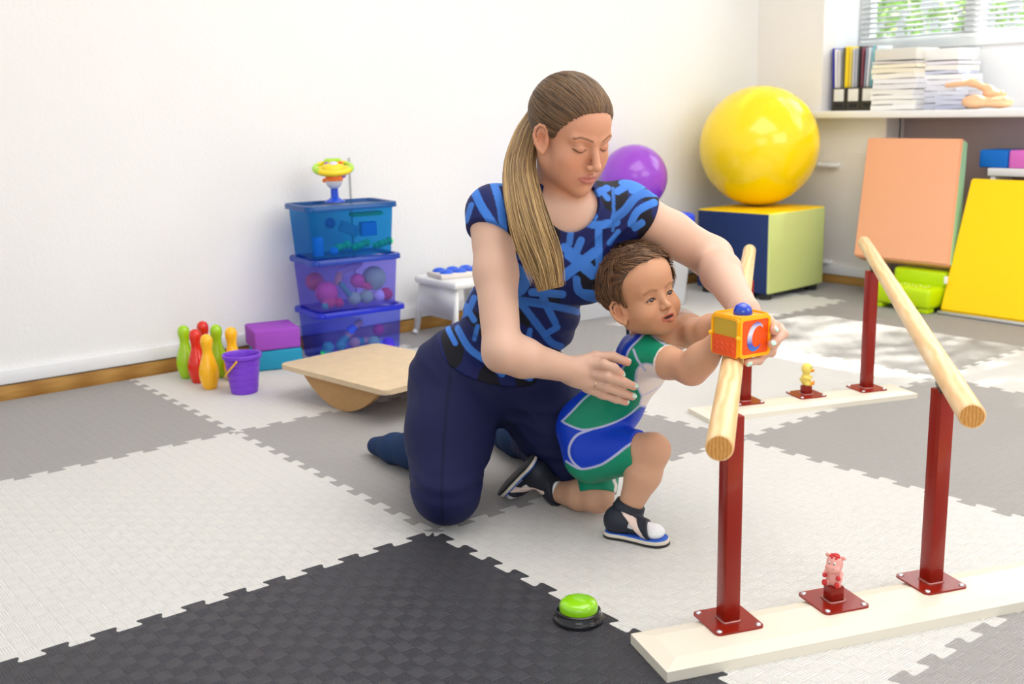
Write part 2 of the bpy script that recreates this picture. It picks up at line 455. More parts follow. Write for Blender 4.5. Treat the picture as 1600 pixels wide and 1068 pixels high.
LAB = {(-2, -1): 'grey foam puzzle mat along the left wall, nearest the left edge', (-1, -1): 'large cream foam puzzle mat in front of the grey one by the left wall', (0, -1): 'black foam puzzle mat under the green buzzer',
       (-2, 0): 'cream foam puzzle mat under the bowling pins and bucket', (-1, 0): 'grey foam puzzle mat under the kneeling woman\'s sock', (0, 0): 'cream foam puzzle mat under the toddler\'s sandal',
       (1, 0): 'grey foam puzzle mat in the lower right corner in front of the bars', (-2, 1): 'grey foam puzzle mat under the white stool by the wall', (-1, 1): 'cream foam puzzle mat under the far bar board with the duck',
       (0, 1): 'grey foam puzzle mat under the near right post of the bars', (1, 1): 'cream foam puzzle mat beyond the right edge of the near board', (-2, 2): 'cream foam puzzle mat under the cube seat',
       (-1, 2): 'grey foam puzzle mat with the sunlight patch', (1, 2): 'grey foam puzzle mat right of the cream one in front of the yellow folding mat', (1, 3): 'cream foam puzzle mat strip at the right end of the yellow folding mat', (0, 2): 'cream foam puzzle mat in front of the yellow folding mat', (-2, 3): 'grey foam puzzle mat strip behind the cube seat',
       (-1, 3): 'grey foam puzzle mat strip under the lime step stool', (0, 3): 'grey foam puzzle mat strip under the yellow folding mat', (-1, -2): 'black foam puzzle mat beside the large cream one, lower left', (0, -2): 'cream foam puzzle mat at the near edge, left of the black one',
       (-2, -2): 'cream foam puzzle mat by the left wall, outside the grey one', (1, -1): 'grey foam puzzle mat at the near edge, right of the black one'}
for (i, j), c in colors.items():
    if (i, j) in ((-1, -2), (0, -2), (-2, -2)): continue
    a, b_, c_, d_ = LP(i, j), LP(i + 1, j), LP(i + 1, j + 1), LP(i, j + 1)
    ring = []
    def straight(P, Q): return [P.copy()]
    ring += straight(a, b_) if j >= 3.5 else tooth_edge(a, b_)
    ring += tooth_edge(b_, c_)
    e = tooth_edge(d_, c_) if j + 1 < 4 else [d_.copy()]
    e = e[1:] + [c_.copy()]
    ring += e[::-1]
    if i == -2: ring += [d_.copy()]
    else:
        e = tooth_edge(a, d_); e = e[1:] + [d_.copy()]; ring += e[::-1]
    if j + 1 == 4:
        ring = [p for p in ring]
    bm = bmesh.new()
    prism_bm(bm, [(p.x, p.y) for p in ring], -0.0118, 0.0)
    o = bmobj('foam_mat', bm, {'C': MC, 'G': MG, 'K': MK}[c], smooth=False)
    tag(o, LAB[(i, j)], 'mat', 'interlocking foam floor mats')
# ================================================================ PARALLEL BARS
RED = mat('red_powder_coat', (0.27, 0.012, 0.004), 0.28, 0.3, coat=0.12)
SCREW = mat('zinc_screw', (0.75, 0.75, 0.78), 0.3, metal=1.0)
BOARD = mat('cream_laminate', (0.80, 0.745, 0.62), 0.35, 0.4)
PINE = wood('pine_rail', srgb('#dcae70'), srgb('#f6ddb0'), 22, (0.25, 1, 1), 0.4, 6, 0.35)
PINE_END = wood('pine_end_grain', srgb('#a87434'), srgb('#d9a962'), 60, (1, 1, 1), 0.6, 3)
bars = thing('parallel_bars', 'low wooden parallel bars on red steel posts beside the toddler', 'parallel bars', (0.3, 0.85, 0))
O = Vector((0.3, 0.85, 0))
def L3(x, y, z=0): return Vector((x, y, z)) - O
ud = Vector((0.347, 0.938, 0)).normalized(); vd = Vector((ud.y, -ud.x, 0))     # along the board / toward the viewer
MB_ = basis(ud, Vector((-ud.y, ud.x, 0)), (0, 0, 1))
def board(cx, cy, L, W, T):
    bm = bmesh.new()
    pts = []
    b = 0.030; c = 0.006
    M = Matrix.Translation(L3(cx, cy, 0)) @ MB_.to_4x4()
    low = [(-L / 2, -W / 2), (L / 2, -W / 2), (L / 2, W / 2), (-L / 2, W / 2)]
    r0 = [bm.verts.new((x, y, 0)) for x, y in low]
    r1 = [bm.verts.new((x, y, T - c)) for x, y in low]
    r2 = [bm.verts.new((x - math.copysign(b, x), y - math.copysign(b, y), T)) for x, y in low]
    bm.faces.new(r0[::-1]); bm.faces.new(r2)
    for A, B in ((r0, r1), (r1, r2)):
        for i in range(4): bm.faces.new((A[i], A[(i + 1) % 4], B[(i + 1) % 4], B[i]))
    bmesh.ops.transform(bm, matrix=M, verts=bm.verts[:])
    return bmobj('base_board', bm, BOARD, bars, smooth=False)
# front board: left end corners (.643,-.042) & (.774,-.084)
c0 = (Vector((.643, -.042, 0)) + Vector((.774, -.084, 0))) / 2
LB = 0.88; WB = 0.138
fc = c0 + ud * LB / 2
board(fc.x, fc.y, LB, WB, 0.024)
c1 = (Vector((-.252, 1.089, 0)) + Vector((-.133, 1.047, 0))) / 2
LB2 = 0.715
fc2 = c1 + ud * LB2 / 2
board(fc2.x, fc2.y, LB2, WB - 0.01, 0.020)
plate0 = screw0 = None
def plate(x, y, z, ang=0.0):
    global plate0
    loc = L3(x, y, z)
    if plate0 is None:
        plate0 = prism('base_plate', rrect(0.092, 0.092, 0.010), 0, 0.0035, RED, bars)
        plate0.location = loc; plate0.rotation_euler = (0, 0, math.atan2(ud.y, ud.x) + ang)
        s = None
        for a in (-1, 1):
            for b in (-1, 1):
                if s is None:
                    s = lathe('screw', [(0, 0.0), (0.0052, 0.0), (0.005, 0.0012), (0.0035, 0.0026), (0.0012, 0.003), (0.001, 0.002), (0, 0.002)], SCREW, plate0, 16)
                    s.location = (a * 0.037, b * 0.037, 0.0035)
                else:
                    q = s.copy(); COL.objects.link(q); q.parent = plate0; q.location = (a * 0.037, b * 0.037, 0.0035)
        bm = bmesh.new(); tube_bm(bm, [(p[0], p[1], 0.004) for p in rrect(0.031, 0.031, 0.004, 3)], 0.0024, 6, closed=True)
        bmobj('weld_bead', bm, mat('weld', (0.5, 0.2, 0.18), 0.3, metal=0.6), plate0)
    else:
        c = copy_tree(plate0, bars); c.location = loc; c.rotation_euler = (0, 0, math.atan2(ud.y, ud.x) + ang)
def post(x, y, z, h, s=0.030, ang=0.0, tilt=(0, 0)):
    bm = bmesh.new()
    vs = box_bm(bm, 0, 0, h / 2, s, s, h, 0.002)
    for v in vs:
        if v.co.z > h * 0.8 and h > 0.2: v.co.x += tilt[0]; v.co.y += tilt[1]
    M = Matrix.Translation(L3(x, y, z)) @ Rz(math.atan2(ud.y, ud.x) + ang).to_4x4()
    bmesh.ops.transform(bm, matrix=M, verts=bm.verts[:])
    return bmobj('post', bm, RED, bars, angle=30)
P4 = [(.728, .112, .024), (.872, .510, .024), (-.174, 1.251, .020), (-.014, 1.640, .020)]
RAIL_Z = 0.42
rails = [(Vector((.888, -.107, RAIL_Z)), Vector((-.432, 1.577, RAIL_Z))), (Vector((1.043, .294, RAIL_Z)), Vector((-.284, 2.000, RAIL_Z)))]
for i, (x, y, z) in enumerate(P4):
    plate(x, y, z)
    post(x, y, z + 0.0035, 0.365)
    # bolt and black saddle between the post and the rail
    A, B = rails[0] if i in (0, 2) else rails[1]
    d = (B - A).normalized(); t = (Vector((x, y, RAIL_Z)) - A).dot(d); q = A + d * t
    zt = z + 0.0035 + 0.365
    lathe('bolt', [(0.006, 0), (0.006, 0.03)], SCREW, bars, 16, Matrix.Translation(L3(q.x, q.y, zt - 0.008)))
    box('saddle', L3(q.x, q.y, RAIL_Z - 0.0245), (0.06, 0.024, 0.010), mat('black_steel', (0.02, 0.02, 0.022), 0.4), bars, bev=0.002, M=Rz(math.atan2(d.y, d.x)))
for x, y, z in ((.801, .311, .024), (-.095, 1.445, .020)):
    plate(x, y, z)
    post(x, y, z + 0.0035, 0.028 if z > .022 else 0.026, 0.026)
for A, B in rails:
    L = (B - A).length; d = (B - A).normalized()
    M = Matrix.Translation(A - O) @ basis(d, Vector((-d.y, d.x, 0)), (0, 0, 1)).to_4x4()
    bm = bmesh.new(); r = 0.0205; n = 32
    prof = [(0.0, 0), (r * 0.86, 0.0), (r * .96, 0.0015), (r, 0.005), (r, L - 0.005), (r * .96, L - 0.0015), (r * .86, L), (0, L)]
    lathe_bm(bm, prof, n, Matrix.Rotation(PI / 2, 4, 'Y'))
    for f in bm.faces:
        if abs(f.normal.x) > 0.9: f.material_index = 1
    bm.normal_update()
    for f in bm.faces: f.material_index = 1 if abs(f.calc_center_median().x - (0 if f.calc_center_median().x < L / 2 else L)) < 1e-4 else 0
    o = bmobj('handrail', bm, [PINE, PINE_END], bars, angle=30)
    o.matrix_local = M

# ---------------------------------------------------------------- surface nets (organic shapes)
def surface_nets(fn, lo, hi, h, bs=24, slack=0.03, want_blocks=False):
    """fn(P Nx3)->distance.  sparse naive surface nets over blocks"""
    lo = np.array(lo, float); hi = np.array(hi, float)
    nb = np.ceil((hi - lo) / (h * bs)).astype(int)
    V = []; K = []; Fq = []
    rad = h * bs * 0.5 * 1.7321
    I, J, Kk = np.meshgrid(*[np.arange(n) for n in nb], indexing='ij')
    blocks = np.stack([I.ravel(), J.ravel(), Kk.ravel()], 1)
    cen = lo + (blocks + 0.5) * h * bs
    dc = fn(cen)
    blocks = blocks[np.abs(dc) < rad + slack]
    tot = nb * bs + 3
    ar = np.arange(bs + 2)
    gx, gy, gz = np.meshgrid(ar, ar, ar, indexing='ij')
    for b in blocks:
        o = b * bs
        P = np.stack([(gx + o[0]).ravel(), (gy + o[1]).ravel(), (gz + o[2]).ravel()], 1) * h + lo
        D = fn(P, lo + o * h, lo + (o + bs + 1) * h).reshape(gx.shape) if want_blocks else fn(P).reshape(gx.shape)
        S = D < 0
        if S.all() or not S.any(): continue
        n = bs + 1
        # cell vertices
        acc = np.zeros((n, n, n, 3)); cnt = np.zeros((n, n, n))
        for ax in range(3):
            sl0 = [slice(None)] * 3; sl1 = [slice(None)] * 3
            sl0[ax] = slice(0, -1); sl1[ax] = slice(1, None)
            d0 = D[tuple(sl0)]; d1 = D[tuple(sl1)]
            cr = (d0 < 0) != (d1 < 0)
            t = np.where(cr, d0 / np.where(cr, d0 - d1, 1), 0)
            oth = [a for a in range(3) if a != ax]
            for u in (0, 1):
                for v in (0, 1):
                    s = [slice(0, n)] * 3
                    s[oth[0]] = slice(u, u + n); s[oth[1]] = slice(v, v + n)
                    c = cr[tuple(s)]; tt = t[tuple(s)]
                    off = [0, 0, 0]; off[oth[0]] = u; off[oth[1]] = v
                    for k in range(3):
                        acc[..., k] += np.where(c, tt if k == ax else off[k], 0)
                    cnt += c
        act = cnt > 0
        idx = np.argwhere(act)
        pos = (acc[act] / cnt[act][:, None] + idx + o) * h + lo
        g = idx + o
        key = (g[:, 0] * tot[1] + g[:, 1]) * tot[2] + g[:, 2]
        V.append(pos); K.append(key)
        st_ = np.array([tot[1] * tot[2], tot[2], 1])
        for ax in range(3):
            oth = [(ax + 1) % 3, (ax + 2) % 3]
            s0 = [slice(1, bs + 1)] * 3; s1 = [slice(1, bs + 1)] * 3
            s0[ax] = slice(0, bs); s1[ax] = slice(1, bs + 1)
            a = S[tuple(s0)]; bb = S[tuple(s1)]
            cr = a != bb
            w = np.argwhere(cr)
            if len(w) == 0: continue
            base = w.copy(); base[:, oth[0]] += 1; base[:, oth[1]] += 1
            gi = base + o
            k0 = (gi * st_).sum(1)
            q = np.stack([k0, k0 - st_[oth[0]], k0 - st_[oth[0]] - st_[oth[1]], k0 - st_[oth[1]]], 1)
            fl = a[cr]
            q[~fl] = q[~fl][:, ::-1]
            Fq.append(q)
    V = np.concatenate(V); K = np.concatenate(K); Fq = np.concatenate(Fq)
    uk, first = np.unique(K, return_index=True)
    V = V[first]
    F = np.searchsorted(uk, Fq)
    ok = (F < len(uk)).all(1)
    F = F[ok]; Fk = Fq[ok]
    ok = (uk[F] == Fk).all(1)
    return V, F[ok]

def np_mesh(name, V, F, m, parent=None, cols=None, origin=None):
    V = np.asarray(V, float)
    if origin is not None: V = V - np.array(origin)
    me = bpy.data.meshes.new(name)
    me.vertices.add(len(V)); me.vertices.foreach_set('co', V.astype(np.float32).ravel())
    nf = len(F); k = F.shape[1]
    me.loops.add(nf * k); me.loops.foreach_set('vertex_index', F.astype(np.int32).ravel())
    me.polygons.add(nf); me.polygons.foreach_set('loop_start', np.arange(0, nf * k, k, dtype=np.int32))
    me.polygons.foreach_set('loop_total', np.full(nf, k, dtype=np.int32))
    me.update(calc_edges=True)
    if cols is not None:
        at = me.color_attributes.new('col', 'FLOAT_COLOR', 'POINT')
        c = np.ones((len(V), 4), np.float32); c[:, :3] = cols
        at.data.foreach_set('color', c.ravel())
    return link(name, me, m, parent, True)

def smooth_mesh(V, F, it=2, lam=0.5):
    n = len(V)
    E = np.concatenate([F[:, [0, 1]], F[:, [1, 2]], F[:, [2, 3]], F[:, [3, 0]]])
    for _ in range(it):
        S = np.zeros_like(V); c = np.zeros(n)
        for k in range(3):
            S[:, k] = np.bincount(E[:, 0], V[E[:, 1], k], n) + np.bincount(E[:, 1], V[E[:, 0], k], n)
        c = np.bincount(E[:, 0], minlength=n) + np.bincount(E[:, 1], minlength=n)
        V = V + lam * (S / np.maximum(c, 1)[:, None] - V)
    return V

# signed distance primitives: each is (fn, centre, bound radius, k, sign)
def _n(a): return np.sqrt((a * a).sum(-1))
class Shape:
    def __init__(s): s.pr = []
    def cone(s, a, b, ra, rb, k=0.01, sub=False):
        a = np.array(a, float); b = np.array(b, float)
        ba = b - a; L2 = ba @ ba + 1e-12
        def f(P):
            t = np.clip(((P - a) @ ba) / L2, 0, 1)
            return _n(P - a - t[:, None] * ba) - (ra + (rb - ra) * t)
        s.pr.append((f, (a + b) / 2, math.sqrt(L2) / 2 + max(ra, rb), k, sub)); return s
    def ell(s, c, r, M=None, k=0.01, sub=False):
        c = np.array(c, float); r = np.array(r, float) * np.ones(3)
        Mi = np.array(M).T if M is not None else None      # columns of M are the ellipsoid's axes
        def f(P):
            q = P - c
            if Mi is not None: q = q @ Mi.T
            k0 = _n(q / r); k1 = _n(q / (r * r))
            return np.where(k1 > 1e-9, k0 * (k0 - 1) / np.maximum(k1, 1e-9), -r.min())
        s.pr.append((f, c, r.max() * 1.02, k, sub)); return s
    def chain(s, pts, rs, k=0.01, sub=False):
        for i in range(len(pts) - 1): s.cone(pts[i], pts[i + 1], rs[i], rs[i + 1], k if i == 0 else min(k, rs[i] * 0.6), sub)
        return s
    def fn(s, f, c, r, k=0.01, sub=False):
        s.pr.append((f, np.array(c, float), r, k, sub)); return s
    def add(s, other): s.pr += other.pr; return s
    def __call__(s, P, lo=None, hi=None):
        D = np.full(len(P), 1e3)
        pc = P.mean(0); pr_ = _n(P - pc).max() if len(P) > 1 else 0
        big = len(P) > 20 and pr_ < 0.2
        for (f, c, r, k, sub) in s.pr:
            if big and _n(pc - c) > pr_ + r + max(4 * k, 0.03) + 0.03: continue
            d = f(P)
            if sub:
                d = -d; h = np.clip(0.5 - 0.5 * (D - d) / k, 0, 1)      # smooth max
                D = D * (1 - h) + d * h + k * h * (1 - h)
            else:
                h = np.clip(0.5 + 0.5 * (d - D) / k, 0, 1)
                D = d * (1 - h) + D * h - k * h * (1 - h)
        return D
def nets(shape, lo, hi, h, sm=1):
    V, F = surface_nets(shape, lo, hi, h)
    if sm: V = smooth_mesh(V, F, sm)
    return V, F
def bounds(shape, pad=0.02):
    lo = np.min([c - r for (_, c, r, _, sub) in shape.pr if not sub], 0) - pad
    hi = np.max([c + r for (_, c, r, _, sub) in shape.pr if not sub], 0) + pad
    return lo, hi

# ---------------------------------------------------------------- the two figurines on the stubs
def vcol_mat(name, rough=0.5, spec=0.4, sss=0.0, bump=0.0, bscale=800, coat=0.0, sheen=0.0, sscale=0.006):
    m = bpy.data.materials.new(name); m.use_nodes = True
    nt = m.node_tree; b = nt.nodes['Principled BSDF']
    a = nt.nodes.new('ShaderNodeAttribute'); a.attribute_name = 'col'
    nt.links.new(a.outputs['Color'], b.inputs['Base Color'])
    b.inputs['Roughness'].default_value = rough; b.inputs['Specular IOR Level'].default_value = spec; b.inputs['Coat Weight'].default_value = coat
    b.inputs['Sheen Weight'].default_value = sheen
    if sss:
        b.inputs['Subsurface Weight'].default_value = sss; b.inputs['Subsurface Radius'].default_value = (1, 0.35, 0.2); b.inputs['Subsurface Scale'].default_value = sscale
    if bump:
        tc = nt.nodes.new('ShaderNodeTexCoord')
        n2 = nt.nodes.new('ShaderNodeTexNoise'); n2.inputs['Scale'].default_value = bscale; n2.inputs['Detail'].default_value = 3
        nt.links.new(tc.outputs['Object'], n2.inputs['Vector'])
        bp = nt.nodes.new('ShaderNodeBump'); bp.inputs['Distance'].default_value = bump
        nt.links.new(n2.outputs['Fac'], bp.inputs['Height']); nt.links.new(bp.outputs[0], b.inputs['Normal'])
    return m
PINK = mat('pink_vinyl', srgb('#e9a9a0'), 0.4, 0.4, sss=0.2); REDV = mat('red_vinyl', (0.6, 0.03, 0.03), 0.4, 0.4)
BLK = mat('black_paint', (0.01, 0.01, 0.01), 0.3); WHT = mat('white_paint', (0.85, 0.85, 0.85), 0.4)
# faces (-y local) -> turned toward the viewer
cow = thing('toy_cow', 'small pink rubber toy cow with a red tuft on the near board', 'toy', (.801, .311, .024 + .0035 + .028), math.radians(12))
s = Shape().ell((0, 0, .014), (.0145, .0125, .018), k=.004).ell((0, -.001, .038), (.0145, .0135, .0145), k=.006).ell((0, -.011, .034), (.0135, .0085, .0085), k=.003)
s.ell((0, 0, .046), (.012, .012, .010), k=.006)
for sx in (-1, 1):
    s.ell((sx * .0145, .002, .052), (.0045, .0025, .0038), k=.002).cone((sx * .013, -.002, .024), (sx * .0145, -.009, .019), .0042, .0038, k=.003).cone((sx * .009, -.006, .004), (sx * .011, -.013, .006), .0062, .0052, k=.003)
V, F = nets(s, *bounds(s, .006), .0008)
np_mesh('figure_body', V, F, PINK, cow)
bm = bmesh.new(); rnd = random.Random(3)
for k in range(26):
    a = rnd.uniform(0, 2 * PI); q = rnd.uniform(0, 0.0085)
    sphere_bm(bm, (q * math.cos(a), q * math.sin(a) - 0.001, .0555 - q * 0.35 + rnd.uniform(0, .002)), .0026, 8)
bmobj('tuft', bm, REDV, cow)
for sx in (-1, 1):
    sphere('hand_hoof', (sx * .0125, -.0125, .019), .0043, REDV, cow, 16)
    sphere('foot_hoof', (sx * .0115, -.0155, .0065), .0055, REDV, cow, 16, (0.9, .7, 1.1))
    e = sphere('eye', (sx * .0045, -.0125, .0445), .0026, WHT, cow, 16, (.9, .6, 1.1))
    sphere('pupil', (sx * .0045, -.0144, .0442), .0011, BLK, e, 10)
    sphere('nostril', (sx * .0052, -.0188, .0365), .0008, BLK, cow, 8)
duck = thing('toy_duck', 'small yellow rubber toy duck on the far board', 'toy', (-.095, 1.445, .020 + .0035 + .026), math.radians(108))
YEL = mat('duck_yellow', srgb('#efd96a'), 0.45, 0.4); ORA = mat('duck_orange', srgb('#f39a12'), 0.4, 0.4)
s = Shape().ell((0, .002, .019), (.016, .016, .020), k=.004).ell((0, 0, .052), (.0165, .0165, .0175), k=.006).cone((0, .012, .014), (0, .021, .018), .006, .002, k=.004)
for sx in (-1, 1): s.cone((sx * .014, -.001, .026), (sx * .009, -.014, .024), .005, .003, k=.002).cone((sx * .009, -.004, .006), (sx * .009, -.014, .006), .006, .005, k=.003)
V, F = nets(s, *bounds(s, .006), .0009); np_mesh('figure_body', V, F, YEL, duck)
s = Shape().ell((0, -.017, .050), (.0062, .009, .0026), k=.002).ell((0, -.016, .0455), (.005, .007, .002), k=.001)
V, F = nets(s, *bounds(s, .004), .0007); np_mesh('beak', V, F, ORA, duck)
for sx in (-1, 1):
    sphere('foot', (sx * .010, -.019, .008), .0056, ORA, duck, 14, (.8, .5, 1.4)); sphere('eye', (sx * .0065, -.0145, .057), .0018, BLK, duck, 10)

# ---------------------------------------------------------------- green buzzer
bz = thing('answer_buzzer', 'round lime green push button buzzer with black base on black mat', 'buzzer', (.521, -.047, 0))
GB = mat('glossy_black', (0.012, 0.012, 0.014), 0.15, 0.5)
lathe('buzzer_base', [(.040, 0), (.0445, .001), (.0452, .006), (.0440, .0085), (.0425, .0095), (.0410, .011), (.0395, .020), (.0375, .0215), (.0355, .0215), (.035, .016), (0, .016)], GB, bz, 64)
lathe('push_button', [(.0345, .0165), (.0348, .026), (.0340, .031), (.0320, .0350), (.028, .0378), (.020, .0398), (.010, .0408), (0, .0411)], mat('lime_button', srgb('#8fd400'), 0.18, 0.6, coat=0.4), bz, 64)

# ---------------------------------------------------------------- letter cube on the rail
cb = thing('activity_cube', 'yellow plastic toy cube with blue dome button and orange letter C panel', 'toy', (.583, .305, .4410), math.radians(0))
S_ = 0.077
cb.rotation_euler = (math.radians(0), math.radians(0), math.radians(-8))
YP = mat('toy_yellow', srgb('#ffb90a'), 0.25, 0.5, coat=0.2); OP = mat('toy_orange', srgb('#f2540c'), 0.3, 0.5); OL = mat('toy_orange_light', srgb('#ff8a3a'), 0.35)
# local axes: -y is the face to the left of the photograph, +x the one to the right
bm = bmesh.new(); box_bm(bm, 0, 0, S_ / 2, S_ * .93, S_ * .93, S_ * .93, 0.006, 3)
bmobj('cube_body', bm, YP, cb, angle=35)
def ring_frame(face, w, h, th=0.006, r=0.009):
    outer = rrect(w, h, r, 5); inner = rrect(w - 2 * th, h - 2 * th, r * .6, 5)
    bm = bmesh.new(); n = len(outer)
    def mk(z): return [bm.verts.new((x, y, z)) for x, y in outer], [bm.verts.new((x, y, z)) for x, y in inner]
    o0, i0 = mk(0); o1, i1 = mk(0.004)
    for i in range(n):
        j = (i + 1) % n
        bm.faces.new((o0[i], o0[j], o1[j], o1[i])); bm.faces.new((o1[i], o1[j], i1[j], i1[i])); bm.faces.new((i1[i], i1[j], i0[j], i0[i]))
    bmesh.ops.bevel(bm, geom=[e for e in bm.edges if abs(e.verts[0].co.z - .004) < 1e-6 and abs(e.verts[1].co.z - .004) < 1e-6], offset=0.001, segments=2, affect='EDGES')
    o = bmobj('face_frame', bm, YP, cb, angle=40); o.matrix_local = face
    return o
FM = Matrix.Translation((0, -S_ * .465, S_ / 2)) @ basis((1, 0, 0), (0, 0, 1), (0, -1, 0)).to_4x4()      # left face, local x right, y up, z out
FR = Matrix.Translation((S_ * .465, 0, S_ / 2)) @ basis((0, 1, 0), (0, 0, 1), (1, 0, 0)).to_4x4()
ring_frame(FM, S_ * .97, S_ * .97); ring_frame(FR, S_ * .97, S_ * .97)
FT = Matrix.Translation((0, 0, S_ * .965)) @ Matrix.Identity(4)
ring_frame(FT, S_ * .97, S_ * .97, 0.004)
o = prism('mirror_panel', rrect(.062, .032, .004), 0, .0012, mat('khaki_mirror', srgb('#c9b13a'), 0.2, 0.5, metal=0.3), cb); o.matrix_local = FM @ Matrix.Translation((0, .016, .0006))
o = prism('flap', rrect(.064, .036, .004), 0, .004, OP, cb); o.matrix_local = FM @ Matrix.Translation((0, -.018, .0008))
fl = o
for yy in (.004, -.006):
    pts = [(-.028 + i * .007, yy + (.0025 if i % 2 else -.0025), .0042) for i in range(9)]
    tube('wavy_ridge', pts, .0009, OP, fl, 6)
for sx in (-1, 1):
    q = sphere('hinge_knob', (0, 0, 0), .0048, YP, cb, 14); q.matrix_local = FM @ Matrix.Translation((sx * .037, .001, .004))
o = prism('letter_panel', rrect(.066, .066, .004), 0, .0012, OP, cb); o.matrix_local = FR @ Matrix.Translation((0, 0, .0006)); lp = o
# letter C with a blue to white printed gradient
cm = bpy.data.materials.new('letter_gradient'); cm.use_nodes = True
nt = cm.node_tree; bb = nt.nodes['Principled BSDF']; tcn = nt.nodes.new('ShaderNodeTexCoord'); sp = nt.nodes.new('ShaderNodeSeparateXYZ')
nt.links.new(tcn.outputs['Object'], sp.inputs[0]); mr = nt.nodes.new('ShaderNodeMapRange'); mr.inputs[1].default_value = -.026; mr.inputs[2].default_value = .026
nt.links.new(sp.outputs[1], mr.inputs[0]); cr = nt.nodes.new('ShaderNodeValToRGB')
cr.color_ramp.elements[0].color = (*srgb('#2f7ed8'), 1); cr.color_ramp.elements[1].color = (*srgb('#6a62c8'), 1)
e = cr.color_ramp.elements.new(0.25); e.color = (*srgb('#4a4fc0'), 1); e = cr.color_ramp.elements.new(0.6); e.color = (*srgb('#dfe4f4'), 1); e = cr.color_ramp.elements.new(0.85); e.color = (*srgb('#ccd0ea'), 1)
nt.links.new(mr.outputs[0], cr.inputs[0]); nt.links.new(cr.outputs[0], bb.inputs['Base Color'])
pts_o = []; pts_i = []
for i in range(33):
    a = math.radians(48 + (312 - 48) * i / 32)
    pts_o.append((.0205 * math.cos(a) * .95, .0265 * math.sin(a)))
    pts_i.append((.0055 + .0140 * math.cos(a), .0195 * math.sin(a)))
poly = pts_o + pts_i[::-1]
poly = [(x + 0.16 * y, y) for x, y in poly]
o = prism('letter_c', poly, 0, .0014, cm, cb); o.matrix_local = FR @ Matrix.Translation((.001, 0, .0014))
rnd = random.Random(11)
bm = bmesh.new()
for k in range(13):
    a = rnd.uniform(0, 6.28); cx, cy = (.027 * math.cos(a * 1.0 + k), .027 * math.sin(a + k))
    cx = max(-.027, min(.027, cx)); cy = max(-.028, min(.028, cy))
    pts = [(cx + .0045 * math.cos(t * .9 + a) , cy + .0035 * math.sin(t * 1.3), .0013) for t in [i * .5 for i in range(10)]]
    tube_bm(bm, pts, .0006, 5)
o = bmobj('panel_squiggles', bm, OL, cb); o.matrix_local = FR
lathe('dome_button', [(.0175, 0), (.0178, .004), (.0165, .010), (.0135, .0155), (.009, .0192), (.004, .0208), (0, .0212)], mat('toy_blue', srgb('#0a3fc4'), 0.12, 0.6, coat=0.5), cb, 40, Matrix.Translation((.000, 0.004, S_ * .965)))

# ---------------------------------------------------------------- bowling pins
def pin_mat(n, h): return mat(n, srgb(h), 0.22, 0.5, coat=0.25)
LIME = pin_mat('pin_lime', '#a4d312'); PRED = pin_mat('pin_red', '#e0260c'); PYEL = pin_mat('pin_yellow', '#ffbc0c')
prof = [(0.0, 0), (.019, 0), (.0215, .002), (.026, .015), (.0315, .035), (.0330, .052), (.0310, .072), (.0255, .092), (.0215, .1035), (.0213, .1045), (.0190, .112), (.0165, .124), (.0162, .134), (.0185, .146), (.0205, .156), (.0205, .165), (.0185, .174), (.0135, .1815), (.006, .1855), (0, .1862)]
bmp = None; me_pin = None
pins = [(-1.735, .155, LIME, 'lime green bowling pin at the left end of the group'), (-1.640, .157, PRED, 'red bowling pin in the front row between lime and yellow'), (-1.530, .150, PYEL, 'yellow bowling pin standing in front, beside the purple bucket'),
        (-1.760, .235, PRED, 'red bowling pin standing at the very back of the group'), (-1.665, .243, LIME, 'lime green bowling pin behind the bucket, between red and yellow'), (-1.585, .262, PYEL, 'yellow bowling pin behind the purple bucket')]
for x, y, m, lab in pins:
    bm = bmesh.new(); lathe_bm(bm, prof, 40)
    o = bmobj('bowling_pin', bm, m, angle=60); o.location = (x, y, 0); tag(o, lab, 'bowling pin', 'toy bowling pins')
# ---------------------------------------------------------------- purple bucket
bk = thing('toy_bucket', 'purple ribbed plastic toy bucket with a yellow handle', 'bucket', (-1.405, .215, 0))
PUR = mat('bucket_purple', srgb('#7c3fd0'), 0.35, 0.4)
pr = [(0, 0), (.040, 0), (.043, .002)]
for k in range(5):
    z0 = .004 + k * .0225; r0 = .0435 + k * .0028
    pr += [(r0, z0), (r0 + .0028, z0 + .020), (r0 + .001, z0 + .0222)]
pr += [(.0580, .1165), (.0590, .1180), (.0635, .119), (.0640, .1225), (.0640, .1285), (.0625, .1305), (.0590, .1305), (.0575, .1285), (.0555, .12), (.042, .006), (0, .005)]
lathe('bucket_body', pr, PUR, bk, 56, angle=30)
hp = []
for i in range(13):
    a = PI * i / 12
    q = Vector((math.cos(a) * .066, -math.sin(a) * .058, -math.sin(a) * .062))
    hp.append(q)
Mh = Rz(math.radians(-39))
tube('handle', [Mh @ q + Vector((0, 0, .118)) for q in hp], .0032, PYEL, bk, 10)
# ---------------------------------------------------------------- yoga blocks
MP = Rz(math.radians(62))
def yblock(name, c, rz, s, m, label, tilt=0):
    bm = bmesh.new(); box_bm(bm, 0, 0, s[2] / 2, *s, 0.008, 3)
    o = bmobj(name, bm, m, angle=40); o.location = c; o.rotation_euler = (0, tilt, rz); return tag(o, label, 'foam block')
yblock('foam_block', (-1.700, .478, 0), math.radians(72), (.165, .185, .072), mat('foam_teal', srgb('#2c93b8'), 0.85, 0.2, bump=.0004, bscale=500), 'teal foam yoga block lying on the mat under the purple one')
yblock('foam_block', (-1.695, .468, .073), math.radians(76), (.165, .17, .075), mat('foam_purple', srgb('#a050c0'), 0.85, 0.2, bump=.0004, bscale=500), 'purple foam yoga block lying on top of the teal block')
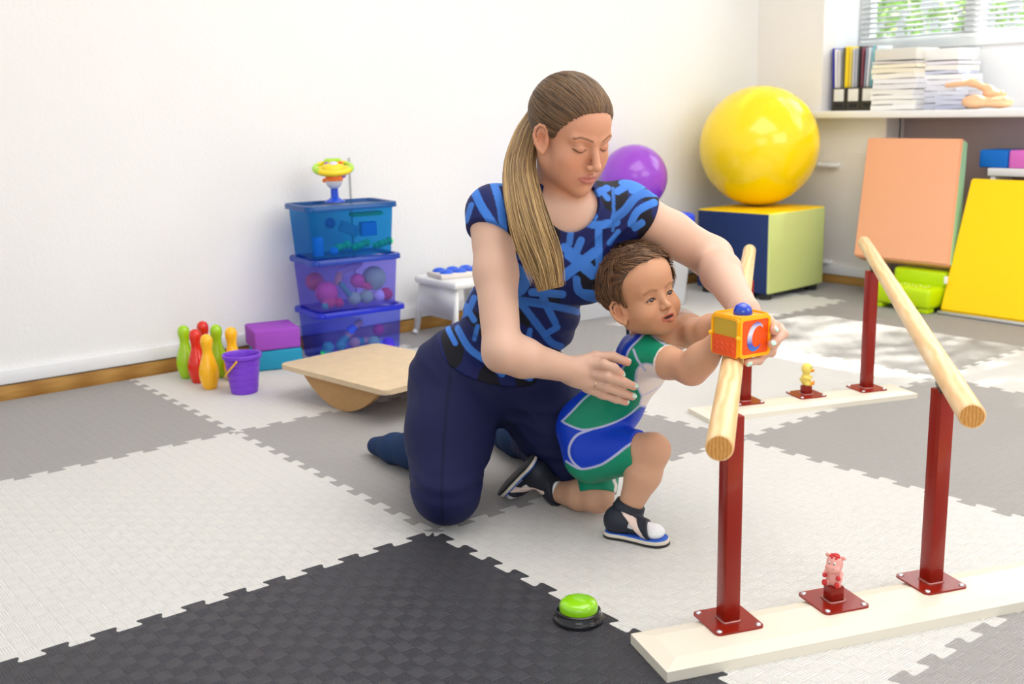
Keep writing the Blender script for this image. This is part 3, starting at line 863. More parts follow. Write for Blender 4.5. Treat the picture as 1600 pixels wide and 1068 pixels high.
# ---------------------------------------------------------------- balance board
MDF = mat('mdf_board', srgb('#d4bd9c'), 0.55, 0.3, noise=0.05, nscale=25); MDFE = mat('mdf_edge', srgb('#bb9263'), 0.7, 0.2, noise=0.06, nscale=80)
pa, pb, pc_ = Vector((-1.247, .268, .110)), Vector((-.722, .333, .110)), Vector((-1.287, .625, .110))
pa = Vector((-1.250, .268, .112)); ux = (Vector((-.722, .333, .112)) - pa).normalized(); ux.z = 0; ux.normalize(); uy = Vector((-ux.y, ux.x, 0))
LX, LY = .535, .40
ctr = pa + ux * LX / 2 + uy * LY / 2
bb_ = thing('balance_board', 'beige fibreboard balance board standing on curved rockers', 'balance board', (ctr.x, ctr.y, 0), math.atan2(ux.y, ux.x))
prism('deck', rrect(LX, LY, .025, 6), .098, .114, [MDF], bb_, bev=.0015)
for yy in (-LY / 2 + .045, LY / 2 - .045):
    hw = .185; H = .098
    poly = [(-hw, H)]
    for i in range(25):
        t = -1 + 2 * i / 24
        poly.append((t * hw * .985, H * (t * t) ** 1.0 * .80 + .0001))
    poly.append((hw, H))
    M = Matrix.Translation((0, yy + .0085, 0)) @ Matrix.Rotation(PI / 2, 4, 'X')
    prism('rocker', poly, 0, .017, MDFE, bb_, M=M)

# ---------------------------------------------------------------- stacked boxes
def mk_film(name, c, body, op): return film(name, c, body, op)
FB1 = film('box_teal_blue', (.16, .58, .88), (.01, .20, .50), .22); FB2 = film('box_violet_blue', (.56, .54, .96), (.20, .18, .70), .22); FB3 = film('box_royal_blue', (.52, .58, 1.0), (.10, .12, .78), .24)
LB1 = film('lid_teal_blue', (.05, .25, .60), (.01, .12, .38), .62); LB2 = film('lid_violet_blue', (.08, .14, .75), (.02, .07, .45), .7); LB3 = film('lid_royal_blue', (.05, .07, .80), (.012, .03, .62), .72)
BXA = math.radians(84)
BC = Vector((-1.665, .765, 0))
def storage_box(z0, dx, dy, rz, FBm, LBm, label, w=.345, d=.235, h=.178):
    t = thing('storage_box', label, 'storage box', (BC.x + dx, BC.y + dy, z0), BXA + rz, 'stack of blue storage boxes')
    bm = bmesh.new()
    A = rrect(w * .90, d * .88, .022, 4); B = rrect(w * .965, d * .955, .026, 4)
    n = len(A); th = .0018
    def ring(poly, z, off=0): return [bm.verts.new((x * (1 - off / (w / 2)), y * (1 - off / (d / 2)), z)) for x, y in poly]
    r0 = ring(A, 0); r1 = ring(B, h); 
    bm.faces.new(r0[::-1])
    for i in range(n): bm.faces.new((r0[i], r0[(i + 1) % n], r1[(i + 1) % n], r1[i]))
    bmobj('box_body', bm, FBm, t, angle=30)
    bm = bmesh.new()
    LA = rrect(w + .012, d + .012, .030, 5); LI = rrect(w - .022, d - .022, .024, 5)
    n = len(LA)
    def rg(poly, z): return [bm.verts.new((x, y, z)) for x, y in poly]
    a0 = rg(rrect(w - .004, d - .004, .028, 5), h - .012); a1 = rg(LA, h - .010); a2 = rg(LA, h + .004); a3 = rg([(x * .985, y * .98) for x, y in LA], h + .009); a4 = rg(LI, h + .009); a5 = rg([(x * .985, y * .98) for x, y in LI], h + .001)
    for P, Q in ((a0, a1), (a1, a2), (a2, a3), (a3, a4), (a4, a5)):
        for i in range(n): bm.faces.new((P[i], P[(i + 1) % n], Q[(i + 1) % n], Q[i]))
    bm.faces.new(a5)
    bmobj('lid', bm, LBm, t, angle=35)
    return t
storage_box(0.000, 0, .010, .02, FB3, LB3, 'royal blue lidded translucent storage box, bottom of the stack')
storage_box(0.192, .000, .002, .0, FB2, LB2, 'violet translucent storage box with balls, middle of the stack')
storage_box(0.384, .002, -.006, -.03, FB1, LB1, 'teal blue translucent storage box, topmost of the stack')
# toys inside
def inbox(lx, ly, z, k=0):
    M = Rz(BXA); v = M @ Vector((lx, ly, 0)); return (BC.x + v.x, BC.y + v.y, z)
def tm(n, h, r=.4): return mat(n, srgb(h), r, 0.4)
TP = tm('ball_pink', '#f04a8c'); TG = tm('ball_green', '#a8e09a', .8); TT = tm('toy_teal', '#16b48c'); TC = tm('ball_coral', '#ee5068'); TW = tm('ball_white', '#e6def0'); TPE = tm('toy_peach', '#e8b080'); TBL = tm('toy_sky', '#2a90ea'); TGR = tm('toy_green', '#2ad080'); TRD = tm('toy_rose', '#e0205c')
def ball(c, r, m, lab, name='toy_ball', grp=None):
    bm = bmesh.new(); sphere_bm(bm, (0, 0, 0), r, 22)
    o = bmobj(name, bm, m); o.location = c; tag(o, lab, 'ball', grp); return o
fy = -.085       # near the front face (local -y faces the viewer's left/front)
Z2 = .195
mid = [(-.105, -.060, .058, .042, TP, 'large pink ball in the middle box, upper left'), (-.105, -.066, .026, .025, TC, 'coral ball in the middle box, lower left'), (-.070, -.070, .020, .019, TRD, 'rose ball at the bottom of the middle box'), (-.125, -.070, .014, .013, TT, 'small teal ball at the bottom left of the middle box'),
       (.012, -.055, .092, .027, TP, 'pink ball in the middle of the violet box'), (.088, -.050, .092, .045, TG, 'big pale green ball in the violet box'), (-.005, -.072, .027, .025, TG, 'pale green ball low in the violet box, left of its twin'), (.045, -.072, .028, .026, TG, 'pale green ball low in the violet box, right of its twin'),
       (.095, -.066, .026, .024, TW, 'whitish ball in the violet box'), (.135, -.060, .030, .025, TRD, 'rose ball in the right corner of the violet box'), (-.135, .02, .090, .035, TC, 'red ball at the back left of the violet box')]
def cl(lx, ly, r): return max(-.150 + r, min(.150 - r, lx)), (-(.103 - r) if ly < -.01 else ly)
for lx, ly, dz, r, m, lab in mid: ball(inbox(*cl(lx, ly, r), Z2 + max(dz, r + .001)), r, m, lab, grp='balls in the violet box')
for (lx, ly, z, r, L, ang, m, lab) in ((-.035, -.078, .060, .011, .080, -55, TT, 'teal skittle club in the violet box'), (.030, -.080, .075, .013, .080, -22, TC, 'coral skittle club lying in the violet box'), (.01, -.02, .135, .014, .10, 12, TW, 'pale curved toy at the top of the violet box'), (-.055, -.06, .105, .013, .05, 75, TPE, 'peach toy stick in the violet box')):
    a = math.radians(ang); p0 = Vector((-math.cos(a) * L / 2, 0, -math.sin(a) * L / 2)); p1 = -p0
    o = tube('toy_club', [p0, p0 * .6, p1 * .6, p1], [r * .6, r, r, r * .5], m, n=14); o.location = inbox(lx, ly, Z2 + z); o.rotation_euler = (0, 0, BXA); tag(o, lab, 'toy club')
low = [(-.015, -.06, .055, .020, TPE, 'peach'), (.065, -.055, .045, .024, TG, 'pale green'), (.085, -.05, .090, .022, TRD, 'rose'), (-.12, -.06, .050, .022, TT, 'teal'), (-.07, -.05, .052, .020, TT, 'sea green'), (.135, -.055, .030, .026, tm('toy_violet', '#7a30e0'), 'violet'), (-.15, -.05, .030, .022, TGR, 'green')]
for lx, ly, dz, r, m, cn in low: ball(inbox(*cl(lx, ly, r), .004 + dz), r, m, cn + ' ball in the lowest blue box', grp='balls in the lowest box')
for (lx, z, ang, m, m2, lab) in ((-.035, .080, 40, TPE, TT, 'peach and teal toy skittle leaning in the lowest box'), (.000, .115, 35, TPE, TBL, 'peach and blue toy skittle at the top of the lowest box'), (.03, .055, 0, TPE, TT, 'peach and teal toy skittle lying in the lowest box')):
    t = thing('toy_skittle', lab, 'skittle', inbox(lx, -.062, z), BXA)
    a = math.radians(ang); d = Vector((math.cos(a), 0, math.sin(a)))
    tube('head_end', [d * .0, d * .012, d * .03, d * .034], [.012, .015, .012, .006], m, t, 14); tube('foot_end', [d * -.034, d * -.02, d * 0], [.016, .017, .012], m2, t, 14)
for (lx, m, lab) in ((.105, TBL, 'blue plastic star flower toy in the lowest box'), (-.055, TRD, 'rose plastic flower toy in the lowest box')):
    bm = bmesh.new()
    for k in range(5):
        a = k * 2 * PI / 5; sphere_bm(bm, (.013 * math.cos(a), 0, .013 * math.sin(a)), .0095, 12)
    sphere_bm(bm, (0, 0, 0), .01, 12)
    o = bmobj('toy_flower', bm, m); o.location = inbox(lx, -.075, .032 if m is TBL else .018); o.rotation_euler = (0, 0, BXA); tag(o, lab, 'toy')
Z3 = .387
for (lx, z, s3, m, rz, lab) in ((.075, .085, (.062, .03, .052), TBL, 0, 'sky blue toy block in the top box'), (-.125, .035, (.034, .03, .070), TBL, 0, 'blue ribbed toy block at the left of the top box'), (.0, .09, (.075, .02, .04), tm('toy_grey', '#8a90b8'), .4, 'grey toy wedge in the middle of the top box'), (.07, .140, (.12, .05, .014), TGR, 0, 'green flat toy at the top of the top box')):
    bm = bmesh.new(); box_bm(bm, 0, 0, 0, *s3, .004, 2)
    o = bmobj('toy_block', bm, m, angle=40); o.location = inbox(lx, -.055, Z3 + z); o.rotation_euler = (0, rz, BXA); tag(o, lab, 'toy block')
rnd = random.Random(4)
for (lx, lab) in ((-.045, 'green knobbly toy string in the top box, leftmost'), (.035, 'green knobbly toy string in the top box, middle'), (.125, 'green knobbly toy string in the top box, rightmost')):
    bm = bmesh.new()
    for k in range(4): sphere_bm(bm, (-.025 + k * .018, rnd.uniform(-.004, .004), .004 * k), .013 + .002 * (k % 2), 14)
    o = bmobj('toy_string', bm, TGR); o.location = inbox(lx, -.065, Z3 + .022); o.rotation_euler = (0, 0, BXA); tag(o, lab, 'toy')
ball(inbox(-.075, -.080, Z3 + .017), .016, TBL, 'blue ball at the bottom left of the top box')
ball(inbox(-.05, -.0, Z3 + .11), .020, tm('toy_navy', '#1450c0'), 'dark blue ball in the top box')

# ---------------------------------------------------------------- toy steering wheel on the top box
sw = thing('toy_steering_wheel', 'yellow and green toy steering wheel on an orange and blue stand', 'toy', (-1.690, .752, .572), math.radians(60))
ZB = mat('stand_blue', srgb('#1c4fd0'), .25, .5); 
lathe('suction_base', [(.0, 0), (.038, 0), (.036, .004), (.022, .010), (.0145, .016), (.0135, .050), (0, .05)], ZB, sw, 32)
lathe('white_bowl', [(0, .046), (.012, .047), (.024, .056), (.031, .070), (.032, .076), (0, .076)], mat('toy_white', (.85, .85, .87), .3), sw, 32)
lathe('orange_body', [(0, .076), (.033, .076), (.034, .081), (.030, .094), (.022, .103), (0, .104)], mat('toy_orange2', srgb('#ff7a14'), .3), sw, 32)
o = sphere('side_horn', (.034, 0, .092), .009, mat('toy_lilac', srgb('#b070d8'), .3), sw, 14, (1.3, .8, .8))
sphere('side_lever', (-.034, -.002, .078), .008, mat('toy_orange2', srgb('#ff7a14'), .3), sw, 12)
TL = Matrix.Translation((0, -.004, .122)) @ Matrix.Rotation(math.radians(14), 4, 'X') @ Matrix.Diagonal((1.12, 1.12, 1.12, 1))
def seg_ring(a0, a1, m, nm='rim'):
    pts = [(.058 * math.cos(math.radians(a0 + (a1 - a0) * i / 14)), .058 * math.sin(math.radians(a0 + (a1 - a0) * i / 14)), 0) for i in range(15)]
    o = tube(nm, pts, .0105, m, sw, 12); o.matrix_local = TL
YW = mat('wheel_yellow', srgb('#f4d82a'), .3); GW = mat('wheel_green', srgb('#b0dc30'), .3)
seg_ring(-135, -30, YW); seg_ring(-30, 40, GW); seg_ring(40, 150, YW); seg_ring(150, 225, GW)
bm = bmesh.new(); lathe_bm(bm, [(0, -.012), (.034, -.010), (.038, .0), (.034, .010), (.02, .016), (0, .017)], 28)
o = bmobj('hub', bm, YW, sw); o.matrix_local = TL
bm = bmesh.new(); box_bm(bm, 0, 0, 0, .108, .022, .012, .005); o = bmobj('spoke', bm, YW, sw, angle=40); o.matrix_local = TL
bm = bmesh.new(); box_bm(bm, 0, .036, .012, .056, .028, .018, .007); o = bmobj('windscreen_panel', bm, GW, sw, angle=40); o.matrix_local = TL
for (x, y, r, hx, nm) in ((-.020, .004, .0075, '#a45cc8', 'purple_button'), (.024, .006, .008, '#ff5a1e', 'orange_button'), (0.002, -.004, .014, '#d8d4f0', 'horn_button')):
    bm = bmesh.new(); sphere_bm(bm, (x, y, .015), r, 16, (1, 1, .6)); o = bmobj(nm, bm, mat('btn' + hx, srgb(hx), .3), sw); o.matrix_local = TL

# ---------------------------------------------------------------- white stool with the blue foot pads
WP = mat('white_plastic', (.84, .84, .84), .35, .4)
so = thing('step_stool', 'white plastic stool by the left wall behind the woman', 'stool', (-1.655, 1.285, 0), math.radians(90))
bm = bmesh.new(); box_bm(bm, 0, 0, .225, .26, .29, .030, .012, 3); bmobj('seat', bm, WP, so, angle=40)
for sx in (-1, 1):
    bm = bmesh.new()
    poly = [(-.150, 0), (-.122, 0), (-.112, .09), (.112, .09), (.122, 0), (.150, 0), (.130, .215), (-.130, .215)]
    M = Matrix.Translation((sx * .135, 0, .0)) @ Matrix.Rotation(sx * math.radians(-7), 4, 'Y') @ basis((0, 1, 0), (0, 0, 1), (1, 0, 0)).to_4x4()
    prism_bm(bm, poly, -.006, .006, M)
    bmobj('side_leg', bm, WP, so, angle=35)
    for sy in (-1, 1): sphere('foot', (sx * .137, sy * .136, .011), .012, WP, so, 12, (1.1, 1.3, .9))
pd = thing('foot_pad_board', 'beige tray with blue domed pads on the white stool', 'board', (-1.66, 1.30, .2405), math.radians(82))
bm = bmesh.new(); box_bm(bm, 0, 0, .010, .26, .13, .020, .005); bmobj('tray', bm, mat('tray_beige', (.78, .72, .66), .5), pd, angle=40)
for k in range(4):
    for j in (-1, 1): sphere('blue_pad', (-.09 + k * .06, j * .031, .020), .028, mat('pad_blue', srgb('#1c5ee0'), .35), pd, 18, (1, 1, .55))

# ---------------------------------------------------------------- translucent tub, purple ball
tub = thing('toy_tub', 'big clear white plastic tub with a blue lid behind the toddler', 'storage box', (-1.625, 2.10, 0), math.radians(86))
FW = film('tub_clear', (.93, .94, .96), (.86, .88, .92), .55); 
bm = bmesh.new(); A = rrect(.66, .27, .03, 4); B = rrect(.72, .32, .035, 4); n = len(A)
r0 = [bm.verts.new((x, y, 0.002)) for x, y in A]; r1 = [bm.verts.new((x, y, .335)) for x, y in B]; bm.faces.new(r0[::-1])
for i in range(n): bm.faces.new((r0[i], r0[(i + 1) % n], r1[(i + 1) % n], r1[i]))
bmobj('tub_body', bm, FW, tub, angle=30)
bm = bmesh.new(); box_bm(bm, 0, 0, .3325, .745, .345, .022, .008, 3)
bmobj('tub_rim', bm, FW, tub, angle=40)
bm = bmesh.new(); box_bm(bm, 0, 0, .381, .72, .32, .074, .020, 3); bmobj('lid', bm, mat('tub_lid_blue', srgb('#1648e8'), .35), tub, angle=40)
for (x, y, z, r, m, lab) in ((-1.575, 1.88, .12, .05, TPE, 'peach ball inside the clear tub'), (-1.575, 1.99, .16, .05, TP, 'pink ball inside the clear tub'), (-1.60, 2.2, .065, .06, TW, 'whitish ball inside the clear tub')):
    ball((x, y, z), r, m, lab)
tag(sphere('exercise_ball', (-1.705, 2.315, .418 + .152), .152, mat('ball_purple', srgb('#9a45c8'), .22, .5, coat=.3), n=64, sc=(1, 1, .995)), 'shiny purple exercise ball lying on the clear tub', 'ball')

# ---------------------------------------------------------------- cube seat and yellow ball
cs = thing('cube_seat', 'cube seat with navy and lime sides and yellow top', 'cube seat', (-1.475, 2.945, 0), math.radians(3.0))
bm = bmesh.new(); vs = box_bm(bm, 0, 0, .215, .415, .455, .375, .012, 3)
bmesh.ops.subdivide_edges(bm, edges=bm.edges[:], cuts=1)
bm.normal_update()
for f in bm.faces:
    c = f.calc_center_median(); nrm = f.normal
    f.material_index = 2 if nrm.z > .6 else (1 if nrm.x > .5 else 0)
for v in bm.verts:
    if v.co.z > .39: v.co.z += .012 * max(0, 1 - (v.co.x / .2) ** 2) * max(0, 1 - (v.co.y / .22) ** 2)
LEN = 'leatherette'
def leather(n, h): return mat(n, srgb(h), .55, .3, bump=.0003, bscale=300)
bmobj('upholstered_body', bm, [leather('seat_navy', '#24386a'), leather('seat_lime', '#cfdb8c'), leather('seat_yellow', '#ffd800')], cs, angle=40)
for sx in (-1, 1):
    for sy in (-1, 1):
        lathe('foot', [(.028, 0), (.030, .004), (.030, .028), (0, .028)], mat('foot_black', (.02, .02, .02), .4), cs, 20, Matrix.Translation((sx * .165, sy * .185, 0)))
YB = (-1.530, 2.985, .4075 + .283)
yb = sphere('exercise_ball', YB, .283, mat('ball_yellow', srgb('#ffdc00'), .2, .5, coat=.35), n=96)
tag(yb, 'big glossy yellow exercise ball on the cube seat', 'ball')
# ---------------------------------------------------------------- peach wedge, lime steps, yellow folding mat
ST = thing('step_stool', 'lime green two step plastic stool under the peach foam mat', 'stool', (-.712, 3.055, 0), math.radians(-5))
LG = mat('lime_plastic', srgb('#c4e600'), .3, .4)
def step(y0, y1, h, w, nm, cut=True):
    bm = bmesh.new()
    box_bm(bm, 0, (y0 + y1) / 2, h / 2 + (.02 if cut else 0) / 2, w, y1 - y0, h - (.02 if cut else 0), .018, 3)
    bmobj(nm, bm, LG, ST, angle=40)
step(-.115, .02, .108, .30, 'lower_step'); step(.02, .14, .166, .27, 'upper_step')
for sx in (-1, 1):
    for yy in (-.08, .10): box('foot', (sx * .115, yy, .011), (.05, .05, .022), LG, ST, bev=.006)
bm = bmesh.new()
for i in range(6):
    for (yy, zz) in ((-.045, .108), (-.075, .108), (.07, .166), (.095, .166)): sphere_bm(bm, (-.1 + i * .04, yy, zz), .006, 8, (1, 1, .4))
bmobj('grip_dots', bm, mat('grip_pale', srgb('#e6f4a0'), .5), ST)
# leaning foam wedge: solid prism with peach faces and mint sides
def leaning(name, label, cat, BL, BR, TL, TR, th0, th1, mats, bev=.006):
    BL, BR, TL, TR = map(Vector, (BL, BR, TL, TR))
    base = (BL + BR) / 2
    t = thing(name, label, cat, base)
    nrm = (BR - BL).cross(TL - BL).normalized()
    if nrm.y > 0: nrm = -nrm
    bm = bmesh.new()
    f = [bm.verts.new(v - base) for v in (BL, BR, TR, TL)]
    k = [bm.verts.new(v - base - nrm * th) for v, th in ((BL, th0), (BR, th0), (TR, th1), (TL, th1))]
    bm.faces.new(f); bm.faces.new(k[::-1])
    for i in range(4):
        j = (i + 1) % 4
        q = bm.faces.new((f[j], f[i], k[i], k[j])); q.material_index = 1 if len(mats) > 1 and i in (1, 3) else 0
    bmesh.ops.bevel(bm, geom=bm.edges[:], offset=bev, segments=2, affect='EDGES', clamp_overlap=True)
    bmobj('cover', bm, mats, t, angle=45)
    return t
PEACH = leather('wedge_peach', '#efae86'); MINT = leather('wedge_mint', '#a6d2a6')
leaning('foam_mat_wedge', 'peach foam mat with mint sides leaning on the wall over the lime stool', 'foam mat', (-1.045, 3.075, .196), (-.560, 3.050, .199), (-1.147, 3.300, .722), (-.668, 3.290, .722), .075, .05, [PEACH, MINT])
YM = leather('mat_yellow', '#ffd400')
ym = leaning('folding_mat', 'yellow folding exercise mat leaning at the right edge of the picture', 'mat', (-.552, 2.985, .018), (.45, 2.975, .018), (-.592, 3.245, .556), (.41, 3.235, .556), .030, .030, [YM])
bm = bmesh.new(); tube_bm(bm, [Vector((-.556, 2.982, .008)) - ym.location, Vector((.45, 2.972, .008)) - ym.location], .0075, 10); bmobj('piping', bm, mat('piping_grey', (.62, .62, .6), .5), ym)
box('care_tag', (-.497, .035, .125), (.012, .020, .030), WHITE, ym, bev=.001, M=Rz(.2))
wt = thing('low_shelf', 'white low shelf behind the yellow mat under the window', 'shelf', (-.03, 3.42, 0))
box('shelf_top', (0, 0, .578), (1.08, .17, .034), WHITE, wt, bev=.004)
for x in (-.52, .52): box('side_panel', (x, 0, .28), (.022, .15, .56), WHITE, wt, bev=.003)
def fb(x, w, m, lab):
    bm = bmesh.new(); box_bm(bm, 0, 0, .038, w, .15, .076, .008, 3); o = bmobj('foam_block', bm, m, angle=40); o.location = (x, 3.42, .5955); tag(o, lab, 'foam block')
fb(-.553, .128, leather('block_blue', '#0a6cc8'), 'blue foam block on the low white shelf'); fb(-.418, .132, leather('block_pink', '#dc70c8'), 'pink foam block on the low white shelf, beside the blue one')

# ---------------------------------------------------------------- things on the window sill
SZ = .8455
BKP = mat('organiser_black', (.03, .028, .025), .4); LBW = mat('label_white', (.85, .84, .78), .6)
fo = thing('file_organiser', 'black desk organiser with three white labels full of folders', 'file organiser', (-1.322, 3.46, SZ), math.radians(-2))
for k in range(3):
    x = -.082 + k * .083
    bm = bmesh.new()
    box_bm(bm, x, -.030, .055, .080, .004, .110); box_bm(bm, x - .038, .04, .055, .003, .14, .110); box_bm(bm, x + .038, .04, .055, .003, .14, .110); box_bm(bm, x, .04, .002, .078, .14, .004); box_bm(bm, x, .11, .075, .080, .004, .15)
    c = bmobj('compartment', bm, BKP, fo, smooth=False)
    box('label_card', (x, -.0335, .074), (.058, .0015, .058), LBW, c, bev=.001)
    box('finger_slot', (x, -.033, .024), (.040, .002, .016), mat('slot_dark', (.005, .005, .005), .6), c, bev=.002)
fold = [(-.116, .012, .295, '#2c2c9c', -3, 'dark blue'), (-.103, .010, .290, '#f0eef2', -3, 'white'), (-.088, .014, .288, '#d8d8da', -2, 'light grey'), (-.066, .008, .296, '#6a6858', -1, 'olive grey'), (-.050, .018, .300, '#f7d81e', 0, 'thick yellow'), (-.030, .008, .296, '#f0d86a', 0, 'pale yellow'), (-.012, .010, .288, '#c8ccd8', 0, 'blue grey'),
        (.004, .010, .290, '#b8bcc8', 0, 'grey'), (.020, .010, .298, '#28282c', 0, 'black spiral bound'), (.036, .008, .292, '#8a4a58', 0, 'maroon'), (.050, .010, .288, '#9aa4b8', 2, 'slate'), (.064, .009, .290, '#e8ecf2', 2, 'off-white'), (.082, .010, .296, '#7cc0cc', 3, 'turquoise'), (.098, .010, .296, '#d4dce0', 3, 'silver')]
for x, w, h, c, tl, cn in fold:
    bm = bmesh.new(); box_bm(bm, 0, 0, h / 2, w, .12, h, .0015)
    o = bmobj('folder', bm, mat('folder_' + cn.replace(' ', '_'), srgb(c), .55), angle=30)
    o.location = (-1.322 + x, 3.50, SZ + .0045 + (w / 2 * math.sin(abs(math.radians(tl))))); o.rotation_euler = (0, math.radians(tl), math.radians(-2)); tag(o, cn + ' folder standing in the black organiser', 'folder', 'folders in the organiser')
def paper_stack(cx, cy, z, specs, rnd, grp, nm='paper_pile', w=.225, d=.20, where=''):
    n = len(specs)
    for i, (th, c, dx) in enumerate(specs):
        bm = bmesh.new()
        r = bmesh.ops.create_grid(bm, x_segments=8, y_segments=3, size=.5)
        for v in bm.verts:
            v.co = Vector((v.co.x * w, v.co.y * d, .0016 * math.sin(v.co.x * 5 + i * 2.1) * math.cos(i)))
        ex = bmesh.ops.extrude_face_region(bm, geom=bm.faces[:])
        for v in ex['geom']:
            if isinstance(v, bmesh.types.BMVert): v.co.z += th - .0015
        o = bmobj(nm, bm, mat('paper_' + c, srgb(c), .7), angle=50)
        z += .0
        o.location = (cx + dx, cy, z + .0017); o.rotation_euler = (0, 0, rnd.uniform(-.05, .05)); z += th + .0008
        pos = 'lowest' if i == 0 else ('topmost' if i == n - 1 else ['second', 'third', 'fourth', 'fifth', 'sixth', 'seventh', 'eighth', 'ninth', 'tenth'][i - 1] + ' from the bottom')
        tag(o, {'#': ''}.get(c, '') + ('pile of white papers ' + where + ', ' + pos), 'paper pile', grp)
    return z
rnd = random.Random(2)
zt = paper_stack(-1.068, 3.46, SZ, [(.024, '#f4f3f0', 0), (.022, '#efeeea', .004), (.021, '#f2f1ee', 0), (.024, '#eeedea', -.003), (.024, '#e6e6ea', .006), (.022, '#eeeef2', .008), (.024, '#f2efe6', .0), (.022, '#efe9d4', -.004), (.018, '#f0ead2', .002), (.012, '#d8d2d0', 0)], rnd, 'papers in the left pile', where='beside the organiser')
o = box('cardboard_box', (-1.072, 3.47, zt + .028 + .003), (.215, .19, .052), mat('box_grey_white', srgb('#dedbd2'), .6), None, bev=.002); tag(o, 'flat grey white box on top of the left paper pile', 'box')
z2 = paper_stack(-.900, 3.54, SZ, [(.026, '#d8dcea', .0), (.026, '#dfe2ee', .0), (.026, '#e4e6f0', -.01), (.026, '#eeeef4', 0), (.024, '#f2f2f6', .02), (.022, '#fafafa', .02), (.016, '#cfd4e8', 0), (.024, '#f6f4ee', 0), (.016, '#eeeaf2', .004)], rnd, 'papers in the back pile', w=.20, d=.19, where='next to the window')
o = box('cardboard_box', (-.905, 3.54, z2 + .027 + .003), (.20, .18, .050), mat('box_white', srgb('#f4f4f0'), .6), None, bev=.002); tag(o, 'flat white box on top of the back paper pile', 'box')
paper_stack(-.775, 3.43, SZ, [(.018, '#b8bcd4', 0), (.020, '#c9cde0', .004), (.020, '#cdd2e4', -.003), (.018, '#d8dcea', .003)], rnd, 'papers in the low pile', w=.15, d=.14, where='in the low grey pile')
bm = bmesh.new()
for k, z in enumerate((.875, .925, .955)):
    tube_bm(bm, [(-1.198 + .004 * math.sin(t), 3.46 + .0 + t * .012, z + .010 * math.sin(t * 2)) for t in range(6)], .006, 8)
tag(bmobj('binder_clip', bm, mat('clip_black', (.02, .02, .02), .5)), 'black plastic comb binding at the left edge of the paper pile', 'binding')
# peach coloured foam hand-like toy lying on the papers
po = mat('peach_foam', srgb('#f2c296'), .7)
s = Shape().cone((-.82, 3.40, .95), (-.70, 3.40, .958), .010, .014, k=.01).cone((-.70, 3.40, .958), (-.62, 3.41, .925), .014, .018, k=.02).ell((-.60, 3.41, .905), (.05, .035, .022), k=.02)
V, F = nets(s, *bounds(s, .02), .003); tag(np_mesh('foam_limb_model', V, F, po), 'peach coloured curved foam limb model lying on the low papers', 'model')
s = Shape().ell((-.665, 3.37, SZ + .031), (.060, .04, .030), k=.02).ell((-.56, 3.38, SZ + .027), (.060, .04, .026), k=.03)
V, F = nets(s, *bounds(s, .02), .003); tag(np_mesh('foam_limb_model', V, F, po), 'peach coloured rounded foam limb model lying on the sill', 'model')
# ================================================================ PEOPLE
def vn(a): a = np.array(a, float); return a / np.linalg.norm(a)
RCAM, UCAM, FCAM = np.array(R_), np.array(U_), np.array(F_)
TC = -FCAM
SKINW = vcol_mat('skin_woman', .48, .35, sss=.12, bump=.00015, bscale=900)
SKINB = vcol_mat('skin_toddler', .46, .35, sss=.14, bump=.0001, bscale=900)
HAIRM = vcol_mat('hair', .38, .4)
def smoothstep(e0, e1, x):
    t = np.clip((x - e0) / (e1 - e0), 0, 1); return t * t * (3 - 2 * t)
def seg_dist(P, a, b):
    a = np.array(a, float); b = np.array(b, float); ba = b - a
    t = np.clip(((P - a) @ ba) / (ba @ ba + 1e-12), 0, 1)
    return _n(P - a - t[:, None] * ba)
def poly_dist(P, pts):
    d = np.full(len(P), 1e3)
    for i in range(len(pts) - 1): d = np.minimum(d, seg_dist(P, pts[i], pts[i + 1]))
    return d
def in_poly(P, poly):
    x, y = P[:, 0], P[:, 1]; ins = np.zeros(len(P), bool); n = len(poly)
    for i in range(n):
        x0, y0 = poly[i]; x1, y1 = poly[(i + 1) % n]
        c = ((y0 > y) != (y1 > y)) & (x < (x1 - x0) * (y - y0) / (y1 - y0 + 1e-12) + x0)
        ins ^= c
    return ins
def smnoise(P, f, seed=0):
    """cheap smooth pseudo noise in [-1,1]"""
    r = np.random.RandomState(seed); o = np.zeros(len(P))
    for k in range(5):
        d = r.normal(size=3); d /= np.linalg.norm(d); o += np.sin(P @ d * f * (0.6 + r.rand()) + r.rand() * 6.28)
    return o / 5
def mixc(a, b, t): return a * (1 - t[:, None]) + np.array(b) * t[:, None]

def strands(name, paths, rad, m, parent, cols, origin=(0, 0, 0), sides=4):
    """paths N x S x 3, rad N x S, cols N x S x 3"""
    N, S, _ = paths.shape
    d = np.gradient(paths, axis=1); d /= np.maximum(np.linalg.norm(d, axis=2, keepdims=True), 1e-9)
    ref = np.array([0.31, 0.52, 0.79]); x = np.cross(d, ref); x /= np.maximum(np.linalg.norm(x, axis=2, keepdims=True), 1e-9); y = np.cross(d, x)
    V = np.stack([paths + rad[..., None] * (x * math.cos(2 * PI * k / sides) + y * math.sin(2 * PI * k / sides)) for k in range(sides)], 2)   # N,S,sides,3
    C = np.repeat(cols[:, :, None, :], sides, 2)
    idx = np.arange(N * S * sides).reshape(N, S, sides)
    F = np.stack([idx[:, :-1, :], np.roll(idx, -1, 2)[:, :-1, :], np.roll(idx, -1, 2)[:, 1:, :], idx[:, 1:, :]], -1).reshape(-1, 4)
    return np_mesh(name, V.reshape(-1, 3), F, m, parent, C.reshape(-1, 3), origin)

def embed(shape, M, C, scale=1.0):
    M = np.array(M); C = np.array(C); lo, hi = bounds(shape, 0); c = (lo + hi) / 2; r = np.linalg.norm(hi - lo) / 2
    return (lambda P: shape((P - C) @ M / scale) * scale), C + M @ c * scale, r * scale
def xf(M, c, p): return np.array(c) + np.array(M) @ np.array(p, float)

